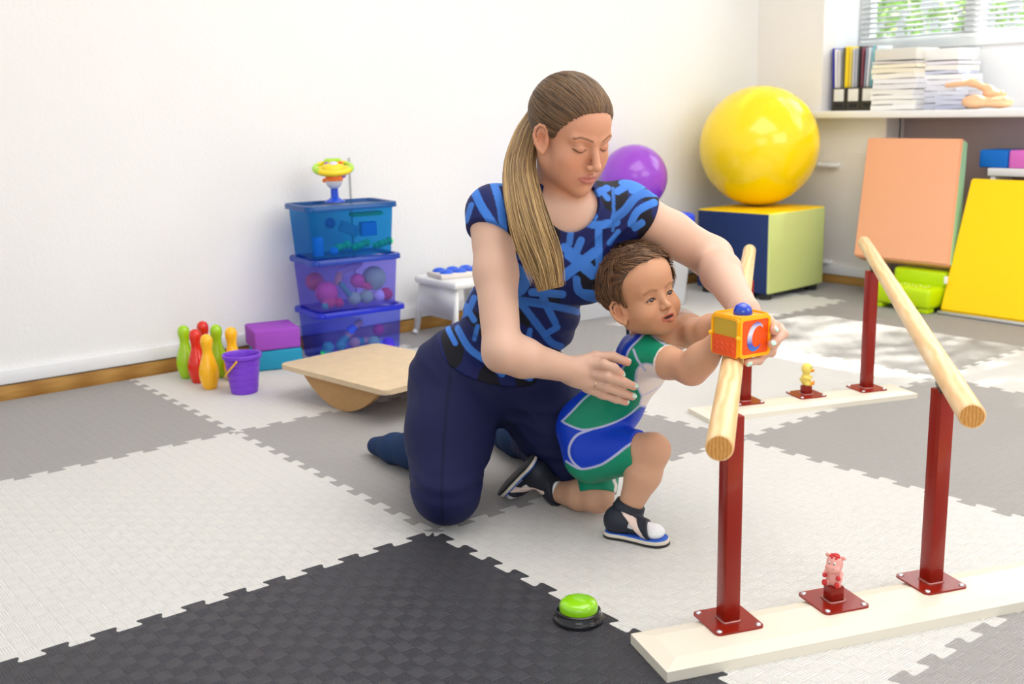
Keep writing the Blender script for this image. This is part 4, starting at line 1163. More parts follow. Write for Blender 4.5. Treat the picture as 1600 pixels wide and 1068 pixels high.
# ---------------------------------------------------------------- heads (local: x their left, y forward, z up, origin between the eyes' level and the ears)
def head_adult():
    s = Shape()
    s.ell((0, -.018, .040), (.073, .090, .078), k=.01).ell((0, .020, .032), (.064, .064, .062), k=.02).ell((0, .022, -.034), (.057, .056, .070), k=.025)
    for q in (-1, 1):
        s.cone((q * .044, -.004, -.054), (q * .013, .055, -.093), .016, .014, k=.026)
    s.ell((0, .061, -.0990), (.015, .0145, .0145), k=.014)
    for q in (-1, 1): s.ell((q * .039, .046, -.030), (.024, .022, .022), k=.025).ell((q * .030, .040, -.058), (.026, .024, .028), k=.025)
    s.ell((0, .062, -.064), (.026, .020, .022), k=.014)
    for q in (-1, 1):
        s.cone((q * .043, .062, .017), (q * .012, .0765, .014), .009, .0085, k=.012)
        s.ell((q * .032, .0915, .0005), (.0180, .0140, .0100), k=.014, sub=True)
        s.ell((q * .0315, .0655, -.002), (.0140, .0135, .0125), k=.004)
    s.cone((0, .074, .010), (0, .0965, -.034), .0068, .0088, k=.010)
    s.ell((0, .0985, -.0375), (.0092, .0090, .0082), k=.005)
    for q in (-1, 1): s.ell((q * .0118, .0880, -.0405), (.0062, .0085, .0062), k=.005)
    for q in (-1, 1): s.ell((q * .0060, .0945, -.0470), (.0032, .0050, .0028), k=.0025, sub=True)
    s.chain([(-.0215, .0735, -.0665), (-.010, .0820, -.0620), (-.004, .0852, -.0605), (0, .0850, -.0615), (.004, .0852, -.0605), (.010, .0820, -.0620), (.0215, .0735, -.0665)], [.0022, .0038, .0044, .0042, .0044, .0038, .0022], k=.004)
    s.chain([(-.018, .0740, -.0690), (-.008, .0815, -.0720), (0, .0832, -.0728), (.008, .0815, -.0720), (.018, .0740, -.0690)], [.0026, .0050, .0056, .0050, .0026], k=.004)
    s.chain([(-.017, .0800, -.0668), (0, .0900, -.0668), (.017, .0800, -.0668)], [.0010, .0022, .0010], k=.002, sub=True)
    s.ell((0, .0870, -.0835), (.015, .0075, .0045), k=.009, sub=True)
    for q in (-1, 1): ear(s, q, (.0745, .000, -.004), 1.0)
    return s
def ear(s, q, c, sc, flare=.38):
    cx, cy, cz = c
    # the ear's plane: long axis up and slightly back, short axis forward, pushed outwards at the back
    zz = vn((0.0, -.22, 1)); yy = vn((-.0 - flare * q * 0, 1, .22)); yy = vn((-q * flare * 1.6, 1, .22)); nn = np.cross(yy, zz); nn = vn(nn)
    if nn[0] * q < 0: nn = -nn
    def L(a, b, h=0): return np.array((q * cx, cy, cz)) + (yy * a + zz * b) * sc + nn * h * sc
    s.ell(L(0, 0, .004), (.005 * sc, .0155 * sc, .027 * sc), np.stack([nn, yy, zz], 1), k=.006)
    pts = [L(.009, .004, .006), L(.012, .016, .008), L(.006, .027, .009), L(-.004, .0295, .010), L(-.013, .022, .011), L(-.0165, .008, .011), L(-.013, -.008, .010), L(-.006, -.020, .008), L(.002, -.027, .006), L(.007, -.020, .005)]
    s.chain(pts, [.0026 * sc, .0030 * sc, .0032 * sc, .0032 * sc, .0032 * sc, .0032 * sc, .0034 * sc, .0040 * sc, .0048 * sc, .0040 * sc], k=.003)
    s.ell(L(-.0005, .002, .0110), (.0085 * sc, .0085 * sc, .0135 * sc), np.stack([nn, yy, zz], 1), k=.0025, sub=True)
    s.chain([L(-.004, .020, .0085), L(-.009, .010, .0085), L(-.008, -.004, .0085)], [.0018, .0022, .0018], k=.002)
    s.ell(L(.010, -.004, .006), (.0042 * sc, .003 * sc, .006 * sc), np.stack([nn, yy, zz], 1), k=.003)
def head_child():
    s = Shape()
    s.ell((0, -.018, .026), (.070, .084, .068), k=.01).ell((0, .016, .024), (.060, .052, .052), k=.025).ell((0, .012, -.034), (.052, .046, .050), k=.025)
    for q in (-1, 1):
        s.ell((q * .032, .032, -.046), (.026, .027, .025), k=.02)
        s.cone((q * .038, .000, -.056), (q * .014, .040, -.078), .020, .015, k=.02)
    s.ell((0, .046, -.0800), (.015, .0130, .0125), k=.014)
    s.ell((0, .053, -.060), (.020, .0145, .017), k=.012)
    for q in (-1, 1):
        s.cone((q * .034, .049, .002), (q * .016, .056, .002), .006, .005, k=.014)
        s.ell((q * .0255, .0735, -.0180), (.0140, .0120, .0085), k=.009, sub=True)
        s.ell((q * .0250, .0495, -.0180), (.0122, .0118, .0112), k=.004)
        # almond eye opening, the eyeball sits inside it
        s.ell((q * .0250, .0660, -.0188), (.0098, .0110, .0036), k=.0012, sub=True)
    s.cone((0, .057, -.012), (0, .0685, -.036), .0058, .0072, k=.010)
    s.ell((0, .0720, -.0385), (.0078, .0072, .0066), k=.005)
    for q in (-1, 1): s.ell((q * .0088, .0655, -.0405), (.0050, .0062, .0050), k=.004)
    for q in (-1, 1): s.ell((q * .0045, .0705, -.0455), (.0024, .0040, .0022), k=.002, sub=True)
    s.chain([(-.0145, .0610, -.0600), (-.006, .0680, -.0565), (-.002, .0705, -.0555), (.002, .0705, -.0555), (.006, .0680, -.0565), (.0145, .0610, -.0600)], [.0018, .0032, .0038, .0038, .0032, .0018], k=.003)
    s.chain([(-.0125, .0610, -.0640), (0, .0680, -.0680), (.0125, .0610, -.0640)], [.0024, .0048, .0024], k=.003)
    s.chain([(-.012, .0660, -.0618), (0, .0740, -.0622), (.012, .0660, -.0618)], [.0014, .0040, .0014], k=.0015, sub=True)
    for q in (-1, 1): ear(s, q, (.0660, .002, -.028), .86, .5)
    return s
def pd2(P, pts):
    Q = np.stack([P[:, 0], np.where(P[:, 1] > (.040), 0, 9.0), P[:, 2]], 1)
    return poly_dist(Q, [(a[0], 0, a[2]) for a in pts])
def skin_color(P, base, lipc, brow, kind):
    c = np.tile(np.array(base), (len(P), 1)).astype(float)
    c *= (1 + .03 * smnoise(P, 60, 4))[:, None]
    if kind == 'adult':
        lips = [(-.0215, .0735, -.0665), (-.009, .083, -.0615), (0, .086, -.0612), (.009, .083, -.0615), (.0215, .0735, -.0665)]; lips2 = [(-.0195, .074, -.068), (0, .085, -.0722), (.0195, .074, -.068)]
        dl = np.minimum(pd2(P, lips) - .0040, pd2(P, lips2) - .0052)
        c = mixc(c, lipc, 1 - smoothstep(-.001, .0014, dl))
        c = mixc(c, np.array(base) * np.array((1.0, .78, .74)), .35 * np.exp(-(_n((P - np.array((.040, .066, -.034))) / np.array((.022, .03, .018))) ** 2)))
        c = mixc(c, np.array(base) * np.array((1.0, .78, .74)), .35 * np.exp(-(_n((P - np.array((-.040, .066, -.034))) / np.array((.022, .03, .018))) ** 2)))
        for q in (-1, 1):
            br = [(q * .0135, .086, .0155), (q * .026, .083, .0200), (q * .038, .073, .0225), (q * .050, .060, .0185)]
            d = pd2(P, br); c = mixc(c, brow, .75 * (1 - smoothstep(.0008, .0032, d)))
            ls = [(q * .0195, .0775, -.0050), (q * .025, .0790, -.0088), (q * .032, .0795, -.0102), (q * .039, .0765, -.0085), (q * .0455, .070, -.0045)]
            d = pd2(P, ls); c = mixc(c, (.03, .018, .012), .82 * (1 - smoothstep(.0006, .0024, d)))
            cr = [(q * .020, .078, .0035), (q * .032, .080, .0068), (q * .045, .070, .0030)]
            d = pd2(P, cr); c = mixc(c, np.array(base) * .62, .5 * (1 - smoothstep(.0006, .0024, d)))
    else:
        dl = np.minimum(pd2(P, [(-.0145, .061, -.060), (0, .071, -.0560), (.0145, .061, -.060)]) - .0032, pd2(P, [(-.0125, .061, -.064), (0, .070, -.0680), (.0125, .061, -.064)]) - .0046)
        c = mixc(c, lipc, .85 * (1 - smoothstep(-.001, .0012, dl)))
        c = mixc(c, (.05, .012, .01), 1 - smoothstep(.0016, .0034, pd2(P, [(-.0095, .063, -.0614), (0, .067, -.0614), (.0095, .063, -.0614)])))
        for q in (-1, 1):
            d = pd2(P, [(q * .012, .066, -.003), (q * .026, .062, .0015), (q * .038, .052, -.003)]); c = mixc(c, brow, .38 * (1 - smoothstep(.001, .0042, d)))
            d = pd2(P, [(q * .0155, .0605, -.0195), (q * .020, .0620, -.0152), (q * .026, .0625, -.0140), (q * .031, .0605, -.0155), (q * .0355, .056, -.0195)]); c = mixc(c, (.05, .025, .015), .9 * (1 - smoothstep(.0009, .0024, d)))
            c = mixc(c, np.array(base) * np.array((1.0, .75, .68)), .3 * np.exp(-(_n((P - np.array((q * .036, .052, -.044))) / .017) ** 2)))
    for q in (-1, 1):
        e = np.array((q * .076, .0, -.004)) if kind == 'adult' else np.array((q * .068, .002, -.030))
        c = mixc(c, np.array(base) * np.array((1.0, .70, .62)), .45 * np.exp(-(_n((P - e) / .018) ** 2)))
    return np.clip(c, 0, 1)

def finger(s, pts, r0, r1, k=.005):
    n = len(pts); s.chain(pts, [r0 + (r1 - r0) * i / (n - 1) for i in range(n)], k=k)
def nail(name, tip, prev, nrm, r, m, parent, O):
    tip = np.array(tip); d = vn(tip - np.array(prev)); n_ = np.array(nrm, float); n_ = vn(n_ - d * (n_ @ d)); x = np.cross(d, n_)
    c = tip - d * r * .10 + n_ * r * .72 - np.array(O)
    bm = bmesh.new(); sphere_bm(bm, (0, 0, 0), 1.0, 16)
    M = Matrix.Translation(Vector(c)) @ basis(x, d, n_).to_4x4() @ Matrix.Diagonal((r * .78, r * 1.12, r * .38, 1))
    bmesh.ops.transform(bm, matrix=M, verts=bm.verts[:])
    return bmobj(name, bm, m, parent)

# ================================================================ THE WOMAN
WO = np.array((-.05, .15, 0.0))
wom = thing('person', 'kneeling woman in blue patterned shirt, long ponytail, one hand holding the toy cube', 'person', tuple(WO))
WHM = np.array([[0.0566, 0.94715, 0.31575], [0.99822, -0.04781, -0.03551], [0.01854, -0.3172, 0.94818]]); WHC = np.array([0.225, 0.212, 0.8398])
shR, shL = np.array((0.1245, 0.0834, 0.6922)), np.array((0.2389, 0.3559, 0.6823))
elR, wrR = np.array((0.2661, -0.0063, 0.4415)), np.array((0.2734, 0.1623, 0.3791))
elL, wrL = np.array((0.3155, 0.5295, 0.5726)), np.array((0.5300, 0.3809, 0.5037))
pel, wai, che, nck = [np.array(v) for v in ((-0.0999, 0.2394, 0.2972), (0.0108, 0.2491, 0.4442), (0.1363, 0.2501, 0.6077), (0.1785, 0.2288, 0.7014))]
XS = vn(shL - shR); UPW = vn(nck - pel); FW = vn(np.cross(UPW, XS)) * 1.0
if FW @ TC < 0: FW = -FW
XS = vn(np.cross(UPW, FW)) if np.cross(UPW, FW) @ (shL - shR) > 0 else vn(np.cross(FW, UPW))
TM = np.stack([XS, FW, UPW], 1)
def torso(s, g=0.0):
    s.ell(pel, (.158 + g, .112 + g, .115 + g), TM, k=.03)
    s.ell(wai, (.122 + g, .088 + g, .120 + g), TM, k=.06)
    s.ell(che, (.138 + g, .092 + g, .125 + g), TM, k=.06)
    s.cone(shR + XS * .02, shL - XS * .02, .046 + g, .046 + g, k=.05)
    for q in (-1, 1): s.ell(che + XS * q * .062 + FW * .060 - UPW * .012, (.056 + g, .048 + g, .058 + g), TM, k=.04)
    return s
# --- skin: one continuous surface of head, neck, shoulders, arms and hands
HS = 0.935
BASEW = srgb('#cb967a'); LIPW = srgb('#bd7a6c')
hs = head_adult()
ar = Shape()
ar.fn(*embed(hs, WHM, WHC, HS), k=.02)
neck_top = xf(WHM, WHC, np.array((0, -.026, -.045)) * HS)
up1 = Shape().cone(shR + XS * .02, shL - XS * .02, .046, .046, k=.05).ell(che, (.134, .088, .120), TM, k=.06)
def upper_f(P): return np.maximum(up1(P), -((P - (nck - UPW * .115)) @ UPW))
ar.fn(upper_f, che, .26, k=.02)
ar.cone(neck_top, nck - UPW * .015, .0475, .051, k=.028).cone(nck - UPW * .015, nck - UPW * .05 - FW * .005, .051, .075, k=.03)
ar.cone(nck + FW * .030 - UPW * .035 + XS * .012, shL * .8 + nck * .2 + FW * .030 - UPW * .012, .007, .006, k=.02).cone(nck + FW * .030 - UPW * .035 - XS * .012, shR * .8 + nck * .2 + FW * .030 - UPW * .012, .007, .006, k=.02)
ar.chain([shR, shR + (elR - shR) * .45, elR], [.045, .0410, .0360], k=.02)
fa = elR + (wrR - elR) * .28
ar.chain([elR, fa, wrR], [.0355, .0365, .0250], k=.02)
ar.chain([shL, shL + (elL - shL) * .5, elL], [.050, .0455, .0430], k=.02)
fl_ = elL + (wrL - elL) * .3
ar.chain([elL, fl_, wrL], [.0415, .0405, .0275], k=.02)
# right hand (in front of the toddler)
HR = dict(th=[(0.2827, 0.1714, 0.3951), (0.2954, 0.2067, 0.4033), (0.3136, 0.2371, 0.4014), (0.3302, 0.2622, 0.3895)], i=[(0.2987, 0.1896, 0.3895), (0.3224, 0.2040, 0.3925), (0.3363, 0.2188, 0.3846), (0.3398, 0.2348, 0.3707)],
          m=[(0.2976, 0.1904, 0.3721), (0.3318, 0.2072, 0.3674), (0.3428, 0.2407, 0.3530), (0.3491, 0.2615, 0.3425)], r=[(0.2950, 0.1892, 0.3546), (0.3253, 0.2080, 0.3463), (0.3366, 0.2415, 0.3305), (0.3438, 0.2633, 0.3198)], p=[(0.2865, 0.1898, 0.3396), (0.3122, 0.2097, 0.3276), (0.3235, 0.2362, 0.3155), (0.3305, 0.2583, 0.3061)])
ar.ell((0.2884, 0.1815, 0.3706), (.034, .012, .028), np.stack([vn(np.array((0.3006, 0.1928, 0.3682)) - wrR), -vn(np.cross(vn(np.array((0.3006, 0.1928, 0.3682)) - wrR), UCAM)), UCAM], 1), k=.014)
ar.cone(wrR, (0.2947, 0.1897, 0.3809), .0240, .0140, k=.012).cone(wrR, (0.2898, 0.1887, 0.3484), .0240, .0130, k=.012)
finger(ar, HR['th'], .0125, .0088, .008); finger(ar, HR['i'], .0112, .0088); finger(ar, HR['m'], .0112, .0086); finger(ar, HR['r'], .0108, .0082); finger(ar, HR['p'], .0098, .0072)
# left hand round the far side of the cube
HL = dict(i=[(0.5630, 0.3708, 0.4971), (0.6004, 0.3613, 0.4999), (0.6280, 0.3451, 0.4952), (0.6374, 0.3333, 0.4887)], m=[(0.5650, 0.3841, 0.4807), (0.6062, 0.3868, 0.4812), (0.6316, 0.3675, 0.4756), (0.6364, 0.3284, 0.4642)],
          r=[(0.5630, 0.3836, 0.4630), (0.6030, 0.3826, 0.4568), (0.6164, 0.3530, 0.4415), (0.6091, 0.3270, 0.4408)], p=[(0.5637, 0.3718, 0.4499), (0.5977, 0.3600, 0.4349), (0.6140, 0.3213, 0.4304), (0.6138, 0.2887, 0.4321)], th=[(0.5422, 0.3589, 0.4909), (0.5464, 0.3357, 0.4800), (0.5471, 0.3168, 0.4705), (0.5476, 0.3056, 0.4600)])
ar.cone(wrL, (0.5593, 0.3795, 0.4880), .0240, .015, k=.012).cone(wrL, (0.5595, 0.3768, 0.4560), .0240, .014, k=.012)
for k_, (a_, b_) in dict(th=(.011, .0085), i=(.0100, .0082), m=(.0100, .0080), r=(.0098, .0078), p=(.0085, .0070)).items(): finger(ar, HL[k_], a_, b_)
lo, hi = bounds(ar, .012)
V, F = nets(ar, lo, hi, .00155, 1)
Vl = (V - WHC) @ WHM / HS
c = skin_color(Vl, BASEW, LIPW, srgb('#5f412e'), 'adult')
far_ = smoothstep(.115, .150, _n(Vl - np.array((0, .01, 0))))
ca = np.tile(np.array(srgb('#d2ae99')), (len(V), 1)); ca *= (1 + .025 * smnoise(V, 50, 2))[:, None]
c = c * (1 - far_[:, None]) + ca * far_[:, None]
for hand in (HR, HL):
    for k_, pts in hand.items():
        c = mixc(c, srgb('#de9c86'), .5 * (1 - smoothstep(.008, .020, _n(V - np.array(pts[-1])))))
        for q_ in pts[1:3]: c = mixc(c, srgb('#d99c84'), .30 * (1 - smoothstep(.006, .013, _n(V - np.array(q_)))))
for mx in ((0.3170, 0.4765, 0.6040), (0.2948, 0.4319, 0.6037), (0.3721, 0.4808, 0.5588), (0.3145, 0.5044, 0.6459)):
    c = mixc(c, (.12, .05, .03), .8 * (1 - smoothstep(.0022, .0034, _n(V - np.array(mx)) - .0 + 0 * V[:, 0])))
np_mesh('body', V, F, SKINW, wom, c, WO)
MINTN = mat('nail_mint', srgb('#bfe6d6'), .15, .6, coat=.5)
nfr = TC * .75 + UCAM * .45
for k_, n_ in (('th', UCAM * 1.0 + TC * .25), ('i', nfr - UCAM * .2 + RCAM * .15), ('m', nfr), ('r', nfr), ('p', nfr)):
    nail('nail', HR[k_][-1], HR[k_][-2], n_, .0078 if k_ != 'p' else .0064, MINTN, wom, WO)
for k_, n_ in (('i', TC + RCAM * .3), ('m', TC * 1.0 + RCAM * .0 + UCAM * .1), ('p', TC * .8 - UCAM * .5)):
    nail('nail', HL[k_][-1], HL[k_][-2], n_, .0074, MINTN, wom, WO)
# rings of thin gold, a bracelet thread
GOLD = mat('gold', (.8, .55, .3), .25, metal=1)
def band(name, c, d, r, th, m, par, O):
    x, y, z = frame_from(Vector(d)); c = Vector(np.array(c) - O)
    return tube(name, [c + (x * math.cos(2 * PI * k / 24) + y * math.sin(2 * PI * k / 24)) * r for k in range(24)], th, m, par, 6, closed=True)
band('ring', np.array(HR['r'][0]) * .55 + np.array(HR['r'][1]) * .45, np.array(HR['r'][1]) - np.array(HR['r'][0]), .0108, .0009, GOLD, wom, WO)
band('bracelet', wrR * .96 + elR * .04, wrR - elR, .0278, .0007, GOLD, wom, WO)
# earring
sphere('earring', Vector(xf(WHM, WHC, np.array((-.0805, .006, -.031)) * HS) - WO), .0018, GOLD, wom, 10)

# --- shirt
def folds(P, amp, f, seed):
    return amp * smnoise(P * np.array((1, 1, .45)), f, seed)
sh_ = torso(Shape(), .010)
def slv(a, b, r0, r1, nrm=None):
    a = np.array(a); b = np.array(b); d = vn(b - a) if nrm is None else vn(nrm); L = np.linalg.norm(b - a)
    def f(P):
        ba = b - a; t = np.clip(((P - a) @ ba) / (ba @ ba), 0, 1)
        return np.maximum(_n(P - a - t[:, None] * ba) - (r0 + (r1 - r0) * t), (P - b) @ d)
    return f, (a + b) / 2, L / 2 + max(r0, r1)
slR = shR + vn(elR - shR) * .058; slL = shL + vn(elL - shL) * .040
sRn = vn(vn(elR - shR) - XS * .50); fR = slv(shR, slR + XS * .0, .0515, .0525, sRn); fL = slv(shL, slL, .053, .054, vn(elL - shL))
sh_.fn(*fR, k=.03); sh_.fn(*fL, k=.03)
hem_c = np.array((-0.0216, 0.1799, 0.3153)); hem_t = vn(np.array((0.0341, 0.2388, 0.2828)) - np.array((-0.0971, 0.1045, 0.3722))); HN = np.cross(hem_t, FW); HN = vn(HN if HN @ UPW > 0 else -HN)
neckc = nck + FW * .040 + UPW * .034 - XS * .010
def shirt_fn(P, lo=None, hi=None):
    def wr(c0, ax, f, w, a, s):
        ph = (P - c0) @ vn(ax) * f + 2.0 * smnoise(P, 18, s); return a * (1 - np.abs(np.sin(ph))) ** 1.5 * np.exp(-(_n(P - c0) / w) ** 2)
    d = sh_(P) - wr(wai + FW * .07 - XS * .03, UPW + XS * .6, 60, .12, .0060, 41) - wr(shR + XS * .05 - UPW * .05 + FW * .04, XS + UPW * .9, 90, .06, .0045, 42) - wr(shL - XS * .05 - UPW * .03 + FW * .04, XS * -1 + UPW * .8, 95, .07, .0050, 43) - wr(pel + FW * .1 + UPW * .06, UPW, 70, .12, .0050, 44) + folds(P, .0026, 55, 8) + .0018 * np.sin(P @ UPW * 120 + 4 * smnoise(P, 20, 3)) * smoothstep(.55, .38, P[:, 2])
    d = np.maximum(d, -((P - hem_c) @ HN))
    q = P - neckc
    e = np.sqrt(((q @ XS) / .058) ** 2 + ((q @ FW) / .062) ** 2 + ((q @ UPW) / .062) ** 2) - 1
    d = np.maximum(d, -e * .06)
    # flat ends of the sleeves
    d = np.where(((P - slR) @ sRn > 0) & (_n(P - slR) < .10) & ((P - slR) @ XS < .052), np.maximum(d, (P - slR) @ sRn), d)
    d = np.where(((P - slL) @ vn(elL - shL) > 0) & (_n(P - slL) < .09), np.maximum(d, (P - slL) @ vn(elL - shL)), d)
    return d
lo, hi = bounds(sh_, .02)
V, F = surface_nets(shirt_fn, lo, hi, .0024); V = smooth_mesh(V, F, 1)
SCW = che
UV = np.stack([(V - SCW) @ RCAM, (V - SCW) @ UCAM], 1)
NAVY, BLACK, BLUE = srgb('#16205a'), srgb('#14141f'), srgb('#3a75cc')
c = np.tile(np.array(NAVY), (len(V), 1))
c = mixc(c, BLACK, smoothstep(-.02, .02, smnoise(np.stack([UV[:, 0], UV[:, 1], 0 * UV[:, 0]], 1), 75, 21)))
ST_ = [
    ([(-0.1727, 0.1014), (-0.1700, 0.0944), (-0.1661, 0.0845), (-0.1609, 0.0726), (-0.1542, 0.0598), (-0.1445, 0.0442), (-0.1323, 0.0260), (-0.1206, 0.0090), (-0.1126, -0.0027)], 0.0083),
    ([(-0.1334, 0.1153), (-0.1307, 0.1061), (-0.1269, 0.0930), (-0.1228, 0.0783), (-0.1196, 0.0644), (-0.1174, 0.0505), (-0.1157, 0.0358), (-0.1144, 0.0227), (-0.1135, 0.0135)], 0.0078),
    ([(-0.1774, 0.0690), (-0.1875, 0.0390)], 0.0062),
    ([(-0.1542, 0.1245), (-0.1034, 0.1106)], 0.0073),
    ([(-0.1404, 0.1315), (-0.1034, 0.1430)], 0.0062),
    ([(0.0539, 0.0829), (0.0687, 0.0496)], 0.0062),
    ([(-0.0016, 0.0297), (0.0026, 0.0315), (0.0089, 0.0343), (0.0151, 0.0360), (0.0192, 0.0343), (0.0204, 0.0271), (0.0198, 0.0161), (0.0186, 0.0050), (0.0178, -0.0027)], 0.0068),
    ([(0.0354, 0.0436), (0.0419, 0.0413), (0.0513, 0.0380), (0.0619, 0.0349), (0.0724, 0.0334), (0.0834, 0.0343), (0.0955, 0.0367), (0.1064, 0.0394), (0.1140, 0.0413)], 0.0083),
    ([(0.0770, 0.0205), (0.0807, -0.0628)], 0.0078),
    ([(0.0793, -0.0660), (0.0731, -0.0608), (0.0643, -0.0533), (0.0543, -0.0450), (0.0446, -0.0373), (0.0347, -0.0302), (0.0240, -0.0228), (0.0143, -0.0164), (0.0076, -0.0119)], 0.0088),
    ([(0.0099, -0.0628), (0.0687, -0.0179)], 0.0078),
    ([(0.0409, 0.0020), (0.0298, -0.0258)], 0.0078),
    ([(0.0345, -0.0743), (0.0350, -0.0789), (0.0357, -0.0856), (0.0374, -0.0925), (0.0409, -0.0975), (0.0478, -0.1000), (0.0571, -0.1012), (0.0661, -0.1017), (0.0724, -0.1021)], 0.0078),
    ([(-0.0987, -0.0420), (-0.0617, -0.0720)], 0.0078),
    ([(-0.0964, -0.0952), (-0.0687, -0.0767)], 0.0078),
    ([(-0.0571, -0.0998), (0.0076, -0.1030)], 0.0073),
    ([(-0.1057, -0.0188), (-0.0849, -0.0327)], 0.0052),
    ([(0.1163, 0.1037), (0.1219, 0.1073), (0.1299, 0.1124), (0.1387, 0.1178), (0.1464, 0.1222), (0.1532, 0.1254), (0.1598, 0.1280), (0.1655, 0.1300), (0.1695, 0.1315)], 0.0078),
    ([(0.2088, 0.1083), (0.1997, 0.1070), (0.1864, 0.1051), (0.1722, 0.1022), (0.1603, 0.0977), (0.1512, 0.0906), (0.1435, 0.0814), (0.1366, 0.0721), (0.1302, 0.0644), (0.1239, 0.0588), (0.1179, 0.0542), (0.1129, 0.0507), (0.1094, 0.0482)], 0.0088),
    ([(0.1949, 0.0852), (0.1878, 0.0816), (0.1773, 0.0764), (0.1664, 0.0704), (0.1579, 0.0644), (0.1525, 0.0578), (0.1487, 0.0504), (0.1460, 0.0436), (0.1441, 0.0390)], 0.0078),
    ([(0.1075, 0.1106), (0.1071, 0.0251)], 0.0036),
    ([(0.0724, 0.0968), (0.0955, 0.1106)], 0.0078),
    ([(0.0955, 0.1384), (0.1094, 0.1500)], 0.0073),
    ([(0.0955, 0.0875), (0.0816, 0.1060)], 0.0062),
    ([(0.1556, 0.1430), (0.1279, 0.1245)], 0.0073),
    ([(0.1788, 0.1245), (0.1464, 0.1060)], 0.0073),
    ([(0.1672, 0.0413), (0.1533, 0.0320)], 0.0073),
    ([(0.0493, 0.0459), (0.0539, 0.0875)], 0.0031),
    ([(0.1186, 0.0228), (0.1001, -0.0003)], 0.0052),
    ([(-0.1013, -0.1031), (-0.0967, -0.1024), (-0.0900, -0.1015), (-0.0828, -0.0999), (-0.0770, -0.0970), (-0.0725, -0.0916), (-0.0687, -0.0844), (-0.0657, -0.0774), (-0.0636, -0.0726)], 0.0078),
    ([(-0.0983, -0.1122), (-0.0858, -0.1140), (-0.0680, -0.1166), (-0.0478, -0.1196), (-0.0283, -0.1225), (-0.0079, -0.1257), (0.0142, -0.1293), (0.0340, -0.1325), (0.0478, -0.1347)], 0.0073),
    ([(-0.0331, -0.1091), (-0.0039, -0.1591)], 0.0078),
    ([(-0.0770, -0.1213), (-0.0702, -0.1298), (-0.0604, -0.1420), (-0.0498, -0.1553), (-0.0404, -0.1670), (-0.0329, -0.1767), (-0.0260, -0.1859), (-0.0195, -0.1939), (-0.0130, -0.2004), (-0.0062, -0.2050), (0.0008, -0.2080), (0.0070, -0.2100), (0.0113, -0.2114)], 0.0078),
    ([(-0.0234, -0.1834), (0.0010, -0.1688)], 0.0068),
    ([(0.0113, -0.0696), (0.0703, -0.0227)], 0.0073),
    ([(0.0143, -0.0270), (0.0661, -0.0665)], 0.0073),
    ([(0.0326, -0.0726), (0.0349, -0.0786), (0.0381, -0.0873), (0.0424, -0.0962), (0.0478, -0.1031), (0.0557, -0.1071), (0.0655, -0.1095), (0.0749, -0.1110), (0.0813, -0.1122)], 0.0068),
    ([(-0.2017, -0.1031), (-0.2352, -0.1530)], 0.0068),
    ([(-0.2425, -0.1700), (-0.2230, -0.2035)], 0.0062),
    ([(-0.2182, -0.1700), (-0.2138, -0.1781), (-0.2075, -0.1897), (-0.2001, -0.2022), (-0.1926, -0.2126), (-0.1840, -0.2208), (-0.1743, -0.2281), (-0.1653, -0.2340), (-0.1591, -0.2382)], 0.0078),
    ([(-0.2303, -0.1426), (-0.2237, -0.1421), (-0.2140, -0.1415), (-0.2038, -0.1399), (-0.1956, -0.1365), (-0.1899, -0.1299), (-0.1853, -0.1209), (-0.1817, -0.1121), (-0.1792, -0.1061)], 0.0073),
    ([(-0.1987, -0.1213), (-0.1792, -0.1530)], 0.0068),
    ([(-0.1865, -0.0848), (-0.2048, -0.1152)], 0.0052),
    ([(-0.1378, -0.2564), (-0.1183, -0.2723)], 0.0068),
    ([(-0.1013, -0.2674), (-0.0557, -0.2826)], 0.0062),
    ([(-0.0648, -0.0757), (-0.0983, -0.0531)], 0.0068),
    ([(-0.1135, -0.1761), (-0.0891, -0.2004)], 0.0052),
    ([(-0.0587, -0.1761), (-0.0648, -0.2248)], 0.0057),
    ([(-0.1713, -0.1670), (-0.1792, -0.1944)], 0.0052),
    ([(-0.0465, -0.2613), (-0.0100, -0.2370)], 0.0057),
]
for pts, w in ST_:
    c = mixc(c, np.array(BLUE) * (1 + .12 * math.sin(len(pts) * 7 + w * 900)), 1 - smoothstep(w - .0008, w + .0008, poly_dist(UV, [np.array(q) for q in pts])))
FABW = vcol_mat('jersey_print', .62, .25, bump=.0002, bscale=1500)
np_mesh('shirt', V, F, FABW, wom, c, WO)
# --- trousers
tr = Shape()
hR, hL = np.array((-0.1335, 0.1585, 0.2807)), np.array((-0.0522, 0.3344, 0.2554))
kR, kL = np.array((0.0038, 0.0331, 0.0851)), np.array((0.0264, 0.3784, 0.0499))
aR, aL = np.array((-0.3125, 0.1923, 0.0803)), np.array((-0.2277, 0.4479, 0.0347))
kR[2] = max(kR[2], .074); kL[2] = max(kL[2], .068)
tr.ell(pel - UPW * .005, (.165, .120, .112), TM, k=.03)
tr.chain([hR, hR + (kR - hR) * .5, kR], [.108, .092, .074], k=.04)
tr.chain([hL, hL + (kL - hL) * .5, kL], [.104, .086, .070], k=.04)
aR[2] = .060; aL[2] = .055
tr.chain([kR, kR + (aR - kR) * .4, aR], [.068, .060, .044], k=.02)
tr.chain([kL, kL + (aL - kL) * .4, aL], [.064, .056, .042], k=.02)
wst = wai - UPW * .035
